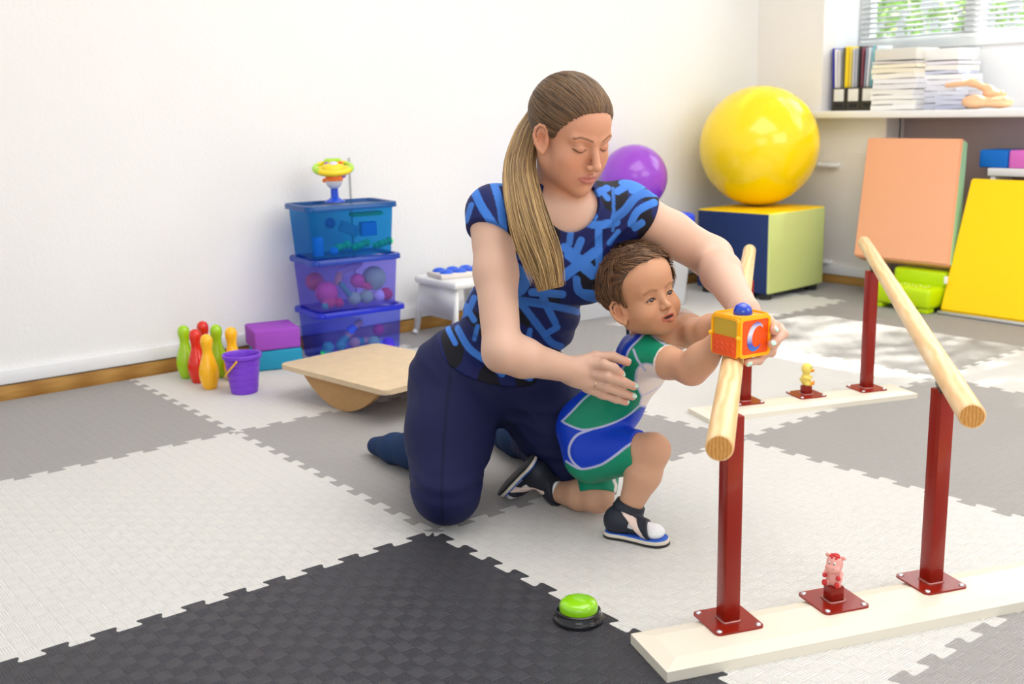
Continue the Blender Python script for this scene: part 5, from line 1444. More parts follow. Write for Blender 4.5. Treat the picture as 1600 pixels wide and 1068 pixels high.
def trou_fn(P, lo=None, hi=None):
    def wr(c0, ax, f, w, a, s):
        ph = (P - c0) @ vn(ax) * f + 2.2 * smnoise(P, 16, s); return a * (1 - np.abs(np.sin(ph))) ** 1.5 * np.exp(-(_n(P - c0) / w) ** 2)
    crotch = (hR + hL) / 2 + FW * .07 - UPW * .04
    W_ = wr(crotch, UPW + XS * .5, 75, .10, .0065, 31) + wr(hR + FW * .05 + UPW * .05, UPW * .8 + XS * .35, 60, .10, .0060, 32) + wr(kR + (aR - kR) * .12 + np.array((0, 0, .03)), vn(kR - hR), 95, .055, .0050, 33) + wr(aL + (kL - aL) * .15, vn(kL - aL), 170, .09, .0050, 34) + wr(hL + FW * .06, UPW + XS * -.4, 70, .09, .0055, 35)
    d = tr(P) - W_ + folds(P, .0028, 38, 5) + .0016 * np.sin(P[:, 2] * 150 + 5 * smnoise(P, 14, 9)) * smoothstep(.16, .07, np.minimum(_n(P - aR), _n(P - aL))) + .0040 * np.abs(np.sin(P @ UPW * 55 + 6 * smnoise(P, 12, 2))) * smoothstep(.22, .30, P[:, 2]) + .0022 * np.sin(P[:, 2] * 170 + 6 * smnoise(P, 16, 12)) * np.exp(-((P[:, 2] - .11) / .035) ** 2)
    d = np.maximum(d, (P - wst) @ UPW)
    for a, k_ in ((aR, kR), (aL, kL)):
        n_ = vn(a - k_); d = np.where((_n(P - a) < .09), np.maximum(d, (P - a) @ n_ - .012), d)
    return np.maximum(d, .001 - P[:, 2])
lo, hi = bounds(tr, .02)
V, F = surface_nets(trou_fn, lo, hi, .0040); V = smooth_mesh(V, F, 1)
c = np.tile(np.array(srgb('#181e48')), (len(V), 1))
seam = np.abs((V - (hR + (kR - hR) * .5)) @ vn(np.cross(kR - hR, TC)) - .006 * np.sin(V[:, 2] * 9))
seam_t = (1 - smoothstep(.0010, .0042, seam)) * (((V - hR) @ FW > .02) & (seg_dist(V, hR, kR) < .13))
c = mixc(c, srgb('#0d1130'), seam_t * .8)
np_mesh('trousers', V, F, vcol_mat('trouser_jersey', .7, .25, bump=.0002, bscale=1800), wom, c, WO)
# --- socks
SK = mat('sock_navy', srgb('#27395a'), .9, .1, noise=.12, nscale=300, bump=.0006, bscale=700)
def sock(a, toe, heel_up):
    s = Shape(); d = vn(toe - a); L = np.linalg.norm(toe - a)
    s.chain([a - d * .03, a + d * L * .25, a + d * L * .6, toe], [.041, .043, .038, .024], k=.02)
    s.ell(a + d * .045 + np.array((0, 0, heel_up)), (.038, .036, .034), k=.03)
    V, F = surface_nets(lambda P, lo=None, hi=None: np.maximum(s(P), .001 - P[:, 2]), *bounds(s, .01), .003); V = smooth_mesh(V, F, 1)
    return np_mesh('sock', V, F, SK, wom, None, WO)
tR = np.array((-0.5361, 0.1854, 0.0189)); tR[2] = .026
sock(np.array([aR[0], aR[1], .058]), tR, .012)
tL = np.array((-0.4158, 0.4945, -0.0016)); tL[2] = .03
sock(np.array([aL[0], aL[1], .050]), tL, .012)
# --- hair
rs = np.random.RandomState(5)
HC = np.array((0, -.018, .040)); HRr = np.array((.073, .090, .078))
def zline(y): return np.interp(y, [-.13, -.06, -.035, -.012, .008, .022, .035, .052, .066, .080], [-.060, -.052, -.020, .022, .026, .006, .028, .052, .070, .078])
def cap_fn(P, lo=None, hi=None):
    q = (P - HC) / (HRr + .0065); k0 = _n(q); k1 = _n(q / (HRr + .0065)); d = k0 * (k0 - 1) / np.maximum(k1, 1e-6)
    q2 = (P - np.array((0, .020, .032))) / (np.array((.064, .064, .062)) + .006); d2 = (_n(q2) - 1) * .066
    h = np.clip(.5 + .5 * (d2 - d) / .02, 0, 1); d = d2 * (1 - h) + d * h - .02 * h * (1 - h)
    e = (zline(P[:, 1]) - P[:, 2]) * .8 + .0012 * smnoise(P, 420, 3)
    return np.maximum(d + .0058 * np.exp(-np.maximum(-e, 0) / .010), e)
V, F = surface_nets(cap_fn, (-.09, -.125, -.07), (.09, .10, .135), .0022); V = smooth_mesh(V, F, 2)
HB, HM_, HLt = np.array(srgb('#4a3624')), np.array(srgb('#7a5d40')), np.array(srgb('#b08a5c'))
c = np.tile(np.array(srgb('#6a5038')), (len(V), 1))
hair0 = np_mesh('hair', V * HS @ WHM.T + WHC, F, HAIRM, wom, c, WO)
tie = np.array((-.010, -.112, .060))
N, S = 1700, 22
ys = rs.uniform(-.055, .086, N); side = np.where(rs.rand(N) < .5, -1, 1)
zt_ = zline(ys) - .002 + rs.exponential(.016, N) * (ys < .07) * (rs.rand(N) < .6) + rs.rand(N) * .004
xs_ = HRr[0] * side
# start points: on the cap at height z and depth y, plus the crown
Pst = np.zeros((N, 3)); Pst[:, 1] = ys; Pst[:, 2] = np.minimum(zt_, .105)
rem = 1 - ((Pst[:, 1] - HC[1]) / (HRr[1] + .004)) ** 2 - ((Pst[:, 2] - HC[2]) / (HRr[2] + .004)) ** 2
front = rem < .02
Pst[:, 0] = side * np.sqrt(np.maximum(rem, 0)) * (HRr[0] + .004)
fr = rs.rand(N) < .45
Pst[fr, 0] = rs.uniform(-.052, .052, fr.sum()); Pst[fr, 1] = .076 - 8 * Pst[fr, 0] ** 2; Pst[fr, 2] = zline(Pst[fr, 1]) - .003 + rs.rand(fr.sum()) * .010
def surf_r(D):
    """radius of the cap along unit directions from HC"""
    lo_ = np.full(len(D), .05); hi_ = np.full(len(D), .14)
    for _ in range(18):
        m_ = (lo_ + hi_) / 2; v = cap_d(HC + D * m_[:, None]); lo_ = np.where(v < 0, m_, lo_); hi_ = np.where(v < 0, hi_, m_)
    return lo_
def cap_d(P):
    q = (P - HC) / (HRr + .0065); k0 = _n(q); k1 = _n(q / (HRr + .0065)); d = k0 * (k0 - 1) / np.maximum(k1, 1e-6)
    q2 = (P - np.array((0, .020, .032))) / (np.array((.064, .064, .062)) + .006); d2 = (_n(q2) - 1) * .066
    h = np.clip(.5 + .5 * (d2 - d) / .02, 0, 1); return d2 * (1 - h) + d * h - .02 * h * (1 - h)
D0 = Pst - HC; D0 /= np.linalg.norm(D0, axis=1, keepdims=True)
Dt = tie - HC + rs.normal(size=(N, 3)) * .004; Dt /= np.linalg.norm(Dt, axis=1, keepdims=True)
om = np.arccos(np.clip((D0 * Dt).sum(1), -1, 1))[:, None, None]
tt = np.linspace(0, 1, S)[None, :, None]
Dd = (np.sin((1 - tt) * om) * D0[:, None] + np.sin(tt * om) * Dt[:, None]) / np.sin(om)
r_ = surf_r(Dd.reshape(-1, 3)).reshape(N, S)
lift = rs.uniform(-.0008, .0022, N)[:, None] * np.sin(np.linspace(0, 1, S) * PI)[None] ** .6 + .0006 * np.sin(np.linspace(0, 1, S)[None] * 9 + rs.rand(N)[:, None] * 6) - .0062 * np.exp(-np.linspace(0, 1, S) * 16)[None] + np.where(np.linspace(0, 1, S) > .9, .002, 0)[None]
Pth = HC + Dd * (r_ + lift)[..., None]
Pth = Pth * HS @ WHM.T + WHC
rad = np.full((N, S), .00085) * (0.8 + .5 * rs.rand(N))[:, None]
br = rs.rand(N)[:, None, None]
cc = np.array(srgb('#433122')) * (1 - br) + np.array(srgb('#836648')) * br + np.zeros((N, S, 1))
strands('hair_strands', Pth, rad, HAIRM, hair0, cc, WO)
# ponytail
tw = WHM @ (tie * HS) + WHC
guide = np.array([tw, (0.0968, 0.2296, 0.8815), (0.1146, 0.1864, 0.8349), (0.1550, 0.1352, 0.7780), (0.2201, 0.0904, 0.7208), (0.2711, 0.0692, 0.6645), (0.2992, 0.0697, 0.6108), (0.3148, 0.0712, 0.5586)])
gr = np.array([.009, .018, .026, .031, .0345, .036, .034, .024])
def cr_spline(G, n):
    G = np.asarray(G, float); k = len(G); out = []
    for i in np.linspace(0, k - 1, n):
        j = min(int(i), k - 2); t = i - j; p0, p1, p2, p3 = G[max(j - 1, 0)], G[j], G[j + 1], G[min(j + 2, k - 1)]
        out.append(.5 * ((2 * p1) + (-p0 + p2) * t + (2 * p0 - 5 * p1 + 4 * p2 - p3) * t * t + (-p0 + 3 * p1 - 3 * p2 + p3) * t ** 3))
    return np.array(out)
S = 34; gc = cr_spline(guide, S); gw = cr_spline(gr[:, None], S)[:, 0]
N = 2600
ang = rs.rand(N) * 2 * PI; qr = np.sqrt(rs.rand(N))
u_ = qr * np.cos(ang); v_ = qr * np.sin(ang)
gd = np.gradient(gc, axis=0); gd /= np.linalg.norm(gd, axis=1, keepdims=True)
ax_ = np.cross(gd, TC); ax_ /= np.linalg.norm(ax_, axis=1, keepdims=True); ay_ = np.cross(gd, ax_)
tS = np.linspace(0, 1, S)
wob = .0035 * np.sin(tS[None] * (7 + 6 * rs.rand(N)[:, None]) + rs.rand(N)[:, None] * 6.28) * tS[None]
clump = .005 * np.sin(u_ * 14)[:, None] * (tS[None] ** 2)
Pth = gc[None] + ax_[None] * ((u_[:, None] * gw[None]) + wob + clump)[..., None] + ay_[None] * ((v_[:, None] * gw[None] * .62) + wob * .6)[..., None]
# uneven ends
endf = 1.05 - .5 * rs.rand(N) ** 1.7 - .06 * np.abs(u_) + .04 * np.sin(u_ * 11)
idx = np.clip(tS[None] * endf[:, None] * (S - 1), 0, S - 1.001); i0 = idx.astype(int); ft = (idx - i0)[..., None]
Pth = np.take_along_axis(Pth, i0[..., None].repeat(3, 2), 1) * (1 - ft) + np.take_along_axis(Pth, (i0 + 1)[..., None].repeat(3, 2), 1) * ft
rad = .00095 * (1 - .75 * tS[None] ** 5) * (0.7 + .6 * rs.rand(N))[:, None]
br = np.clip(rs.rand(N)[:, None] * .75 + tS[None] * .55 - .25 + .15 * np.sin(u_ * 9)[:, None], 0, 1)[..., None]
cc = np.array(srgb('#634a30')) * (1 - br) + np.array(srgb('#cfae78')) * br
strands('ponytail', Pth, rad, HAIRM, hair0, cc, WO)
band('hair_tie', tw * .7 + guide[1] * .3, guide[1] - tw, .013, .0045, BLK, hair0, WO)

# ================================================================ THE TODDLER
TO = np.array((.22, .31, 0.0))
tod = thing('person', 'half kneeling toddler in a blue and green suit, hands behind the toy cube', 'person', tuple(TO))
BHM = np.array([[0.06998, 0.97178, -0.22528], [0.97856, -0.11073, -0.17367], [0.19372, 0.20829, 0.95869]]); BHC = np.array([0.3, 0.3286, 0.5244])
bsR, bsL = np.array((0.3185, 0.3216, 0.3899)), np.array((0.2889, 0.4606, 0.4234))
beR, bwR = np.array((0.4632, 0.3068, 0.3907)), np.array((0.5316, 0.3098, 0.4593))
beL, bwL = np.array((0.3971, 0.4041, 0.4366)), np.array((0.5252, 0.3533, 0.4893))
bpe, bbe, bch, bnk = [np.array(v) for v in ((0.1511, 0.3241, 0.1988), (0.1963, 0.3514, 0.2557), (0.2681, 0.3577, 0.3451), (0.3002, 0.3743, 0.4183))]
bXS = vn(bsL - bsR); bUP = vn(bnk - bpe); bFW = vn(np.cross(bUP, bXS)); bFW = bFW if bFW @ RCAM > 0 else -bFW
bXS = vn(np.cross(bFW, bUP)); bXS = bXS if bXS @ (bsL - bsR) > 0 else -bXS
BM = np.stack([bXS, bFW, bUP], 1)
bhR, bhL = np.array((0.1914, 0.2941, 0.1558)), np.array((0.1336, 0.3654, 0.1443))
bkR, baR = np.array((0.3325, 0.3349, 0.1878)), np.array((0.2993, 0.2966, 0.0560))
bkL, baL = np.array((0.1780, 0.3211, 0.0452)), np.array((0.0528, 0.3051, 0.0272))
bkL[2] = max(bkL[2], .036)
hs = head_child()
BASEB = srgb('#c69472')
lb = Shape()
lb.fn(*embed(hs, BHM, BHC), k=.015)
lb.cone(xf(BHM, BHC, (0, -.016, -.045)), bnk, .036, .036, k=.02)
lb.chain([bsR, bsR + (beR - bsR) * .5, beR], [.035, .0310, .0290], k=.02)
lb.chain([beR, beR + (bwR - beR) * .35, bwR], [.0290, .0285, .0200], k=.02)
lb.chain([bsL, bsL + (beL - bsL) * .5, beL], [.036, .0325, .0300], k=.02)
lb.chain([beL, beL + (bwL - beL) * .35, bwL], [.0295, .0285, .0205], k=.015)
lb.chain([bhR, bkR], [.050, .0360], k=.02).chain([bkR, bkR + (baR - bkR) * .4, baR], [.0350, .0375, .0235], k=.012)
lb.chain([bhL, bkL], [.048, .0350], k=.02).chain([bkL, bkL + (baL - bkL) * .4, baL], [.0330, .0345, .0230], k=.012)
lb.ell(bpe, (.070, .062, .065), BM, k=.03).ell(bbe, (.062, .058, .075), BM, k=.03).ell(bch, (.062, .050, .075), BM, k=.03)
lb.cone(bnk, bnk - bUP * .03, .034, .045, k=.03)
# little hands closed on the back of the cube and the rail
def small_hand(w, base, n_along, n_up, sgn):
    base = np.array(base); w = np.array(w); d = vn(base - w); up = vn(n_up)
    lb.cone(w, base, .0180, .0150, k=.01)
    for i in range(4):
        o = base + up * (.018 - .0115 * i)
        p1 = o + d * .013; p2 = p1 + vn(n_along) * .011 + d * .006; p3 = p2 + vn(n_along) * .009
        finger(lb, [o, p1, p2, p3], .0072, .0058, .004)
    t0 = base + up * .012; finger(lb, [w + (base - w) * .5 + up * .008, t0 + vn(n_along) * .012 + up * .006, t0 + vn(n_along) * .024 + up * .006], .0078, .0062, .004)
cubec = np.array((.583, .305, .48))
small_hand(bwR, (0.5511, 0.3139, 0.4715), cubec - np.array((0.5511, 0.3139, 0.4715)), UCAM, 1)
small_hand(bwL, (0.5509, 0.3598, 0.4858), cubec - np.array((0.5509, 0.3598, 0.4858)), UCAM, 1)
V, F = nets(lb, *bounds(lb, .012), .0014, 1)
Vl = (V - BHC) @ BHM
c = skin_color(Vl, BASEB, srgb('#b4604f'), srgb('#4a3020'), 'child')
far_ = smoothstep(.095, .125, _n(Vl - np.array((0, .0, 0))))
ca = np.tile(np.array(srgb('#cd9e80')), (len(V), 1)); ca *= (1 + .02 * smnoise(V, 50, 6))[:, None]
c = c * (1 - far_[:, None]) + ca * far_[:, None]
for q_ in (beR, bkR, bkL): c = mixc(c, srgb('#d8907a'), .25 * (1 - smoothstep(.02, .05, _n(V - q_))))
np_mesh('body', V, F, SKINB, tod, c, TO)
# eyes
EYE = mat('eye_white', (.50, .46, .44), .12, .6); IRIS = mat('iris_brown', (.035, .016, .008), .1, .6, coat=.6)
gaze = vn((.02, .97, -.16))
for q in (-1, 1):
    ec = np.array((q * .0250, .0488, -.0186)); w = BHM @ ec + BHC - TO
    e = sphere('eyeball', Vector(w), .0112, EYE, tod, 28)
    g = vn(gaze + np.array((q * -.06 + .0, 0, 0))); cpos = BHM @ (ec + g * .0050) + BHC - TO
    gw_ = BHM @ g; x_, y_, z_ = frame_from(Vector(gw_))
    bm = bmesh.new(); sphere_bm(bm, (0, 0, 0), 1, 20, (.0082, .0082, .0068))
    bmesh.ops.transform(bm, matrix=Matrix.Translation(Vector(cpos)) @ basis(x_, y_, z_).to_4x4(), verts=bm.verts[:])
    bmobj('iris', bm, IRIS, e)
# --- suit
su = Shape()
g = .0045
su.ell(bpe, (.076 + g, .070 + g, .070 + g), BM, k=.03).ell(bbe, (.066 + g, .062 + g, .080 + g), BM, k=.04).ell(bch, (.064 + g, .053 + g, .078 + g), BM, k=.04)
su.cone(bnk - bUP * .012, bnk - bUP * .04, .036 + g, .048 + g, k=.03)
su.cone(bsR, bsL, .036 + g, .036 + g, k=.03)
seR = bsR + vn(beR - bsR) * .078; seL = bsL + vn(beL - bsL) * .012
su.fn(*slv(bsR, seR, .0405, .0355), k=.02); su.fn(*slv(bsL, seL, .040, .038), k=.02)
leR = bhR + (bkR - bhR) * .80; leL = bhL + (bkL - bhL) * .93
fLR = slv(bhR, leR, .066, .0450); fLL = slv(bhL, leL, .056, .0420)
su.fn(*fLR, k=.025); su.fn(*fLL, k=.02)
bneck = bnk + bFW * .020 + bUP * .018
def suit_fn(P, lo=None, hi=None):
    d = su(P) + .0009 * smnoise(P, 70, 3) + .0012 * np.sin(P @ bUP * 190 + 4 * smnoise(P, 25, 1)) * np.exp(-(_n(P - (bhR + bFW * .02)) / .055) ** 2)
    q = P - bneck
    e = np.sqrt(((q @ bXS) / .044) ** 2 + ((q @ bFW) / .046) ** 2 + ((q @ bUP) / .034) ** 2) - 1
    d = np.maximum(d, -e * .038)
    dr = vn(beR - bsR); d = np.where(((P - seR) @ dr > 0) & (_n(P - seR) < .07), np.maximum(d, (P - seR) @ dr), d)
    dl = vn(beL - bsL); d = np.where(((P - seL) @ dl > 0) & (_n(P - seL) < .06), np.maximum(d, (P - seL) @ dl), d)
    dk = vn(bkR - bhR); d = np.where(((P - leR) @ dk > 0) & (_n(P - leR) < .09), np.maximum(d, (P - leR) @ dk), d)
    return d
V, F = surface_nets(suit_fn, *bounds(su, .012), .0018); V = smooth_mesh(V, F, 1)
SCB = np.array((0.2444, 0.3089, 0.2904))
UV = np.stack([(V - SCB) @ RCAM, (V - SCB) @ UCAM], 1)
GRN, BLU, WHI, SEAM = srgb('#0b8a68'), srgb('#0b3cc0'), srgb('#e6dcd8'), srgb('#b9bde0')
c = np.tile(np.array(GRN), (len(V), 1))
panels = [
    ([(0.0000, 0.1699), (0.0720, 0.1563), (0.0680, 0.1400), (0.0408, 0.1223), (0.0190, 0.0979), (0.0082, 0.0544), (-0.0272, 0.0272), (-0.0612, 0.0000), (-0.0856, -0.0272), (-0.1033, -0.0544), (-0.1115, -0.0652), (-0.1495, -0.0652), (-0.1495, 0.0816)], BLU),
    ([(-0.1115, -0.0652), (-0.1115, -0.0544), (-0.0924, -0.0625), (-0.0612, -0.0707), (-0.0136, -0.0598), (0.0313, -0.0408), (0.0652, -0.0177), (0.0924, -0.0272), (0.1359, -0.0272), (0.1359, -0.1359), (0.0612, -0.0951), (0.0272, -0.1359), (-0.0068, -0.1604), (-0.0408, -0.1713), (-0.0707, -0.1685), (-0.1495, -0.1767), (-0.1495, -0.0652)], BLU),
    ([(0.0353, 0.0625), (0.0516, 0.0734), (0.0761, 0.0625), (0.0938, 0.0489), (0.1087, 0.0544), (0.1359, 0.0544), (0.1359, -0.0299), (0.0816, -0.0272), (0.0530, -0.0190), (0.0544, 0.0027), (0.0408, 0.0272)], WHI),
    ([(0.0734, -0.0938), (0.0449, -0.0911), (0.0258, -0.0979), (0.0027, -0.1169), (-0.0136, -0.1305), (-0.0340, -0.1441), (-0.0707, -0.1536), (-0.1019, -0.1386), (-0.1087, -0.2447), (0.0951, -0.2447), (0.0951, -0.0938)], GRN),
]
for poly, colr in panels: c[in_poly(UV, poly)] = colr
# kneeling thigh is green, with its own pale stripe
dL = seg_dist(V, bhL, bkL) - .045; dR_ = seg_dist(V, bhR, bkR) - .048
legL = (dL < dR_) & (((V - bhL) @ vn(bkL - bhL)) > .028)
c[legL] = GRN
seams = [
    ([(0.0720, 0.1495), (0.0662, 0.1446), (0.0578, 0.1374), (0.0487, 0.1296), (0.0408, 0.1223), (0.0344, 0.1164), (0.0286, 0.1109), (0.0235, 0.1051), (0.0190, 0.0979), (0.0161, 0.0887), (0.0144, 0.0781), (0.0123, 0.0672), (0.0082, 0.0571), (0.0010, 0.0480), (-0.0081, 0.0393), (-0.0179, 0.0311), (-0.0272, 0.0231), (-0.0360, 0.0155), (-0.0449, 0.0083), (-0.0534, 0.0014), (-0.0612, -0.0054), (-0.0680, -0.0121), (-0.0741, -0.0186), (-0.0798, -0.0250), (-0.0856, -0.0313), (-0.0920, -0.0380), (-0.0987, -0.0451), (-0.1046, -0.0514), (-0.1087, -0.0557)], 0.0018),
    ([(-0.1087, -0.0557), (-0.1058, -0.0572), (-0.1018, -0.0594), (-0.0968, -0.0617), (-0.0911, -0.0639), (-0.0849, -0.0661), (-0.0780, -0.0685), (-0.0702, -0.0703), (-0.0612, -0.0707), (-0.0504, -0.0694), (-0.0381, -0.0669), (-0.0254, -0.0635), (-0.0136, -0.0598), (-0.0026, -0.0557), (0.0082, -0.0511), (0.0182, -0.0460), (0.0272, -0.0408), (0.0353, -0.0347), (0.0426, -0.0280), (0.0487, -0.0219), (0.0530, -0.0177)], 0.0020),
    ([(0.0530, -0.0177), (0.0591, -0.0191), (0.0678, -0.0212), (0.0776, -0.0233), (0.0870, -0.0245), (0.0966, -0.0244), (0.1068, -0.0235), (0.1159, -0.0225), (0.1223, -0.0217)], 0.0020),
    ([(-0.0476, -0.0693), (-0.0533, -0.0713), (-0.0616, -0.0742), (-0.0703, -0.0776), (-0.0775, -0.0816), (-0.0825, -0.0861), (-0.0866, -0.0912), (-0.0899, -0.0966), (-0.0924, -0.1019), (-0.0942, -0.1071), (-0.0952, -0.1123), (-0.0955, -0.1174), (-0.0951, -0.1223), (-0.0941, -0.1270), (-0.0923, -0.1316), (-0.0899, -0.1359), (-0.0870, -0.1400), (-0.0831, -0.1440), (-0.0783, -0.1479), (-0.0738, -0.1512), (-0.0707, -0.1536)], 0.0023),
    ([(-0.1006, -0.1400), (-0.0954, -0.1430), (-0.0879, -0.1474), (-0.0793, -0.1515), (-0.0707, -0.1536), (-0.0616, -0.1529), (-0.0517, -0.1505), (-0.0422, -0.1473), (-0.0340, -0.1441), (-0.0276, -0.1410), (-0.0225, -0.1375), (-0.0180, -0.1340), (-0.0136, -0.1305), (-0.0094, -0.1272), (-0.0056, -0.1240), (-0.0017, -0.1207), (0.0027, -0.1169), (0.0081, -0.1122), (0.0141, -0.1069), (0.0202, -0.1019), (0.0258, -0.0979), (0.0305, -0.0951), (0.0347, -0.0931), (0.0391, -0.0918), (0.0449, -0.0911), (0.0531, -0.0911), (0.0630, -0.0920), (0.0724, -0.0931), (0.0788, -0.0938)], 0.0023),
    ([(0.0693, 0.1305), (0.1087, 0.0924)], 0.0024),
    ([(0.0285, 0.1019), (0.0296, 0.0983), (0.0310, 0.0931), (0.0329, 0.0872), (0.0353, 0.0816), (0.0389, 0.0757), (0.0432, 0.0694), (0.0474, 0.0637), (0.0503, 0.0598)], 0.0020),
    ([(0.0544, 0.0041), (0.0520, 0.0077), (0.0487, 0.0128), (0.0451, 0.0187), (0.0421, 0.0245), (0.0398, 0.0302), (0.0378, 0.0362), (0.0362, 0.0421), (0.0353, 0.0476), (0.0351, 0.0526), (0.0354, 0.0573), (0.0364, 0.0616), (0.0381, 0.0652), (0.0404, 0.0684), (0.0435, 0.0710), (0.0472, 0.0728), (0.0516, 0.0734), (0.0572, 0.0724), (0.0636, 0.0701), (0.0702, 0.0671), (0.0761, 0.0639), (0.0814, 0.0602), (0.0865, 0.0558), (0.0908, 0.0517), (0.0938, 0.0489)], 0.0017),
    ([(0.0571, 0.0054), (0.1019, 0.0272)], 0.0011),
    ([(0.0530, -0.0177), (0.0544, 0.0041)], 0.0015),
]
for pts, w in seams:
    t = 1 - smoothstep(w - .0006, w + .0008, poly_dist(UV, [np.array(q) for q in pts])); t[legL] = 0
    c = mixc(c, SEAM, t)
st2 = [np.array((0.2077, 0.3321, 0.1115)), np.array((0.2218, 0.3379, 0.0769)), np.array((0.2229, 0.3250, 0.0358))]
t = (1 - smoothstep(.003, .0045, poly_dist(np.stack([(V - SCB) @ RCAM, (V - SCB) @ UCAM], 1), [np.array(((q - SCB) @ RCAM, (q - SCB) @ UCAM)) for q in st2]))) * legL
c = mixc(c, WHI, t)
# white bands at the sleeve ends and the neck
for e_, d_ in ((seR, vn(beR - bsR)), (seL, vn(beL - bsL))):
    t = (np.abs((V - e_) @ d_) < .0055) & (_n(V - e_) < .06); c[t] = WHI
q = V - bneck; e = np.sqrt(((q @ bXS) / .044) ** 2 + ((q @ bFW) / .046) ** 2 + ((q @ bUP) / .034) ** 2) - 1
c[(e < .22)] = WHI
np_mesh('suit', V, F, vcol_mat('swim_jersey', .45, .3, bump=.00012, bscale=1500), tod, c, TO)
# neck label
box('neck_label', (0, 0, 0), (.008, .002, .016), BLK, tod, bev=.0005).location = Vector(np.array((0.2415, 0.3516, 0.4240)) - TO)
# --- hair
HC = np.array((0, -.018, .026)); HRr = np.array((.070, .084, .068))
def zlb(y): return np.interp(y, [-.12, -.06, -.035, -.012, .006, .016, .026, .036, .048, .060, .08], [-.062, -.056, -.040, .004, .004, -.012, .012, .034, .050, .058, .062])
def capb_d(P, g=.0045):
    q = (P - HC) / (HRr + g); k0 = _n(q); k1 = _n(q / (HRr + g)); d = k0 * (k0 - 1) / np.maximum(k1, 1e-6)
    q2 = (P - np.array((0, .016, .024))) / (np.array((.060, .052, .052)) + g); d2 = (_n(q2) - 1) * .056
    h = np.clip(.5 + .5 * (d2 - d) / .025, 0, 1); return d2 * (1 - h) + d * h - .025 * h * (1 - h)
def capb(P, lo=None, hi=None):
    d = capb_d(P) + .0012 * smnoise(P, 130, 2); e = (zlb(P[:, 1]) - P[:, 2]) * .8 + .0015 * smnoise(P, 300, 4); return np.maximum(d + .0042 * np.exp(-np.maximum(-e, 0) / .007), e)
V, F = surface_nets(capb, (-.09, -.12, -.075), (.09, .09, .11), .0020); V = smooth_mesh(V, F, 2)
c = np.tile(np.array(srgb('#4e3626')), (len(V), 1))
bh0 = np_mesh('hair', V @ BHM.T + BHC, F, HAIRM, tod, c, TO)
cap_d = lambda P: capb_d(P, .0035)
N, S = 3400, 9
D0 = rs.normal(size=(N * 3, 3)); D0 /= np.linalg.norm(D0, axis=1, keepdims=True)
P0 = HC + D0 * surf_r(D0)[:, None]
ok = P0[:, 2] > zlb(P0[:, 1]) - .002
D0 = D0[ok][:N]; N = len(D0)
crown = vn((.012, -.055, .080)); crown = vn(np.array((.02, -.5, .86)))
tang = D0 * (D0 @ crown)[:, None] - crown; tang /= np.maximum(np.linalg.norm(tang, axis=1, keepdims=True), 1e-6)   # away from the crown
swirl = np.cross(D0, tang)
tang = tang + swirl * (.35 + .25 * rs.rand(N))[:, None] + rs.normal(size=(N, 3)) * .12
frt = smoothstep(.25, .6, D0[:, 1])[:, None] * smoothstep(-.1, .3, D0[:, 2])[:, None]
side_ = np.cross(D0, np.array((0, 0, 1.0))) * -1 + np.array((0, 0, .55)); side_ -= D0 * (D0 * side_).sum(1, keepdims=True)
tang = tang * (1 - frt) + side_ * frt * 1.1 + .25 * frt * np.sin(D0[:, 0:1] * 18)
tang /= np.linalg.norm(tang, axis=1, keepdims=True)
Ls = .026 + .012 * rs.rand(N) + .012 * (D0[:, 2] > .45)
tS = np.linspace(0, 1, S)
Dd = D0[:, None] + tang[:, None] * (tS[None, :, None] * (Ls / .075)[:, None, None]); Dd /= np.linalg.norm(Dd, axis=2, keepdims=True)
r_ = surf_r(Dd.reshape(-1, 3)).reshape(N, S)
lift = tS[None] * (.001 + .005 * rs.rand(N)[:, None] + .004 * (D0[:, 2:3] > .5)) + .0008
Pth = (HC + Dd * (r_ + lift)[..., None])
over = zlb(Pth[..., 1]) - Pth[..., 2]
Pth = Pth @ BHM.T + BHC
rad = .00078 * (1 - .7 * tS[None] ** 2) * (.8 + .4 * rs.rand(N))[:, None]
br = (rs.rand(N)[:, None, None] ** 1.3) * np.ones((1, S, 1))
cc = np.array(srgb('#4a3323')) * (1 - br) + np.array(srgb('#9a7352')) * br
strands('hair_strands', Pth, rad, HAIRM, bh0, cc, TO)
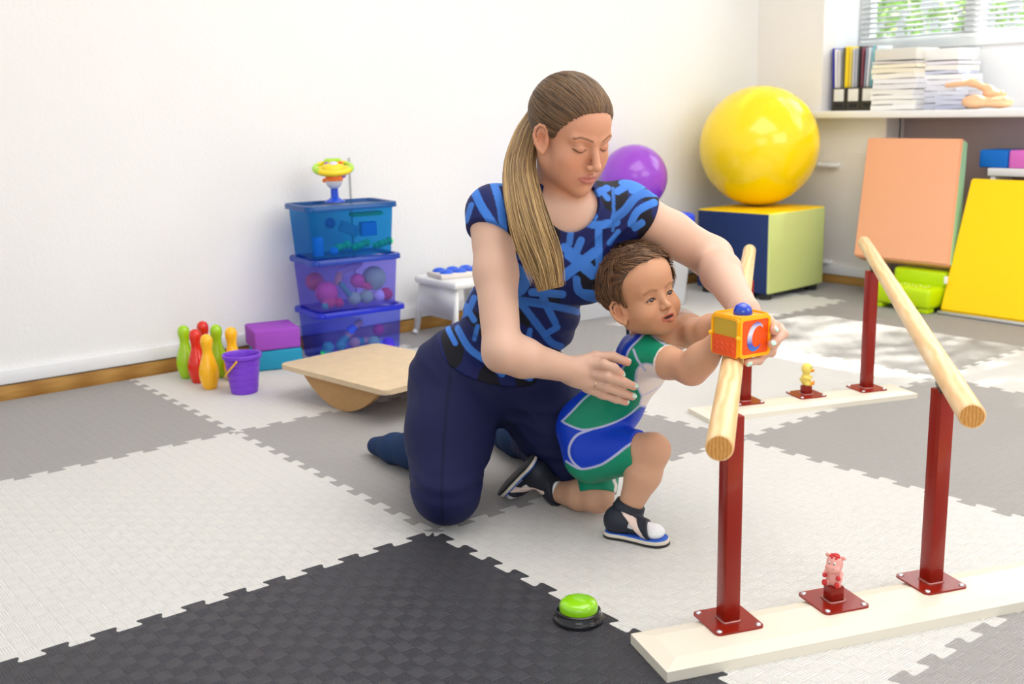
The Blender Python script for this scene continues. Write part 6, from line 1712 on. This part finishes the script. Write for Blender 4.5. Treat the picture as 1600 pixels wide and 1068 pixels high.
# --- sandals and socks (built in foot space: x heel to toe, z up)
NVL = mat('sandal_leather', (.018, .022, .034), .5, .3, bump=.0003, bscale=500); SOLEW = mat('sole_cream', srgb('#ded5c4'), .6); SOLEK = mat('sole_black', (.015, .015, .016), .6); INS = mat('insole_blue', srgb('#2c62c8'), .6)
SOCKW = mat('sock_white', (.82, .82, .84), .9, .1, bump=.0004, bscale=900); STRP = mat('strap_pink', srgb('#e6cfc2'), .6)
def sandal(M, O, ank, knee):
    la = (np.array(ank) - O) @ M; ld = vn((np.array(knee) - np.array(ank)) @ M); la = la + ld * max(0, (.058 - la[2])) / max(ld[2], .3)
    def outline(k=1.0):
        pts = [(.0, 0), (.004, -.016), (.018, -.024), (.045, -.023), (.075, -.026), (.100, -.030), (.122, -.028), (.136, -.016), (.140, 0), (.135, .014), (.118, .024), (.095, .026), (.065, .022), (.035, .023), (.014, .021), (.003, .013)]
        pts = [tuple(q) for q in cr_spline(pts + [pts[0]], 65)[:-1]]
        return [((x - .07) * k + .07, y * k) for x, y in pts]
    Mx = Matrix.Translation(Vector(O - TO)) @ Matrix([list(r) for r in M]).to_4x4()
    r = prism('sole', outline(1.04), .0, .005, SOLEK, tod, Mx, bev=.001)
    m2 = prism('midsole', outline(1.03), .0052, .0125, SOLEW, r, Mx, bev=.001)
    prism('insole', outline(.98), .0125, .0150, INS, r, Mx)
    ft = Shape().ell((.023, 0, .034), (.020, .0205, .022), k=.01).cone((.030, 0, .034), (.110, -.002, .026), .020, .0145, k=.015).ell((.112, -.003, .025), (.020, .024, .0125), k=.012).cone((.028, 0, .042), la, .0215, .0235, k=.012).cone(la, la + ld * .044, .0235, .0255, k=.01)
    up = Shape().add(ft)
    V, F = nets(ft, *bounds(ft, .006), .0018, 1); np_mesh('sock', V @ M.T + O, F, SOCKW, tod, None, TO)
    def clip(fn_, e): return lambda P, lo=None, hi=None: np.maximum(ft(P) - e, fn_(P))
    def mesh(nm, f, m, par=None):
        V, F = surface_nets(f, (-.02, -.06, .010), (.15, .06, .130), .0018); V = smooth_mesh(V, F, 1)
        np_mesh(nm, V @ M.T + O, F, m, par or tod, None, TO)
    hollow = lambda P: np.maximum(P[:, 0] - .056 - .20 * np.maximum(P[:, 2] - .030, 0), (P - la - ld * .012) @ ld)
    mesh('upper', clip(hollow, .0042), NVL)
    mesh('side_panel', clip(lambda P: np.maximum(np.maximum(P[:, 0] - .100, .040 - P[:, 0]), np.maximum(P[:, 2] - .030 + (P[:, 0] - .06) * .12, .018 - np.abs(P[:, 1]))), .0040), NVL)
    mesh('ankle_strap', clip(lambda P: np.maximum(np.abs((P - la - ld * .006) @ ld) - .0080, _n(P - la - ld * .006) - .040), .0066), NVL)
    mesh('middle_strap', clip(lambda P: np.maximum(np.abs((P - np.array((.060, 0, .052))) @ vn((.8, 0, .75))) - .0065, np.maximum(.0 - P[:, 0] + .036, P[:, 2] - .075)), .0062), STRP)
    mesh('toe_strap', clip(lambda P: np.maximum(np.abs((P - np.array((.088, 0, .035))) @ vn((1, .15, .30))) - .0095, P[:, 2] - .060), .0060), NVL)
# planted right foot
hx = np.array((.266, .262, 0.0005)); tx = np.array((.390, .316, 0.0005)); X_ = vn(tx - hx); Z_ = np.array((0, 0, 1.0)); Y_ = np.cross(Z_, X_)
sandal(np.stack([X_, Y_, Z_], 1), hx, baR, bkR)
# kneeling left foot on its toes
hp_, tp_ = np.array((0.0287, 0.2561, 0.1158)), np.array((-0.0737, 0.2320, -0.0083)); tp_[2] = .010; X_ = vn(tp_ - hp_); an = baL - hp_; Z_ = vn(an - X_ * (an @ X_)); Y_ = np.cross(Z_, X_)
sandal(np.stack([X_, Y_, Z_], 1), hp_, baL, bkL)
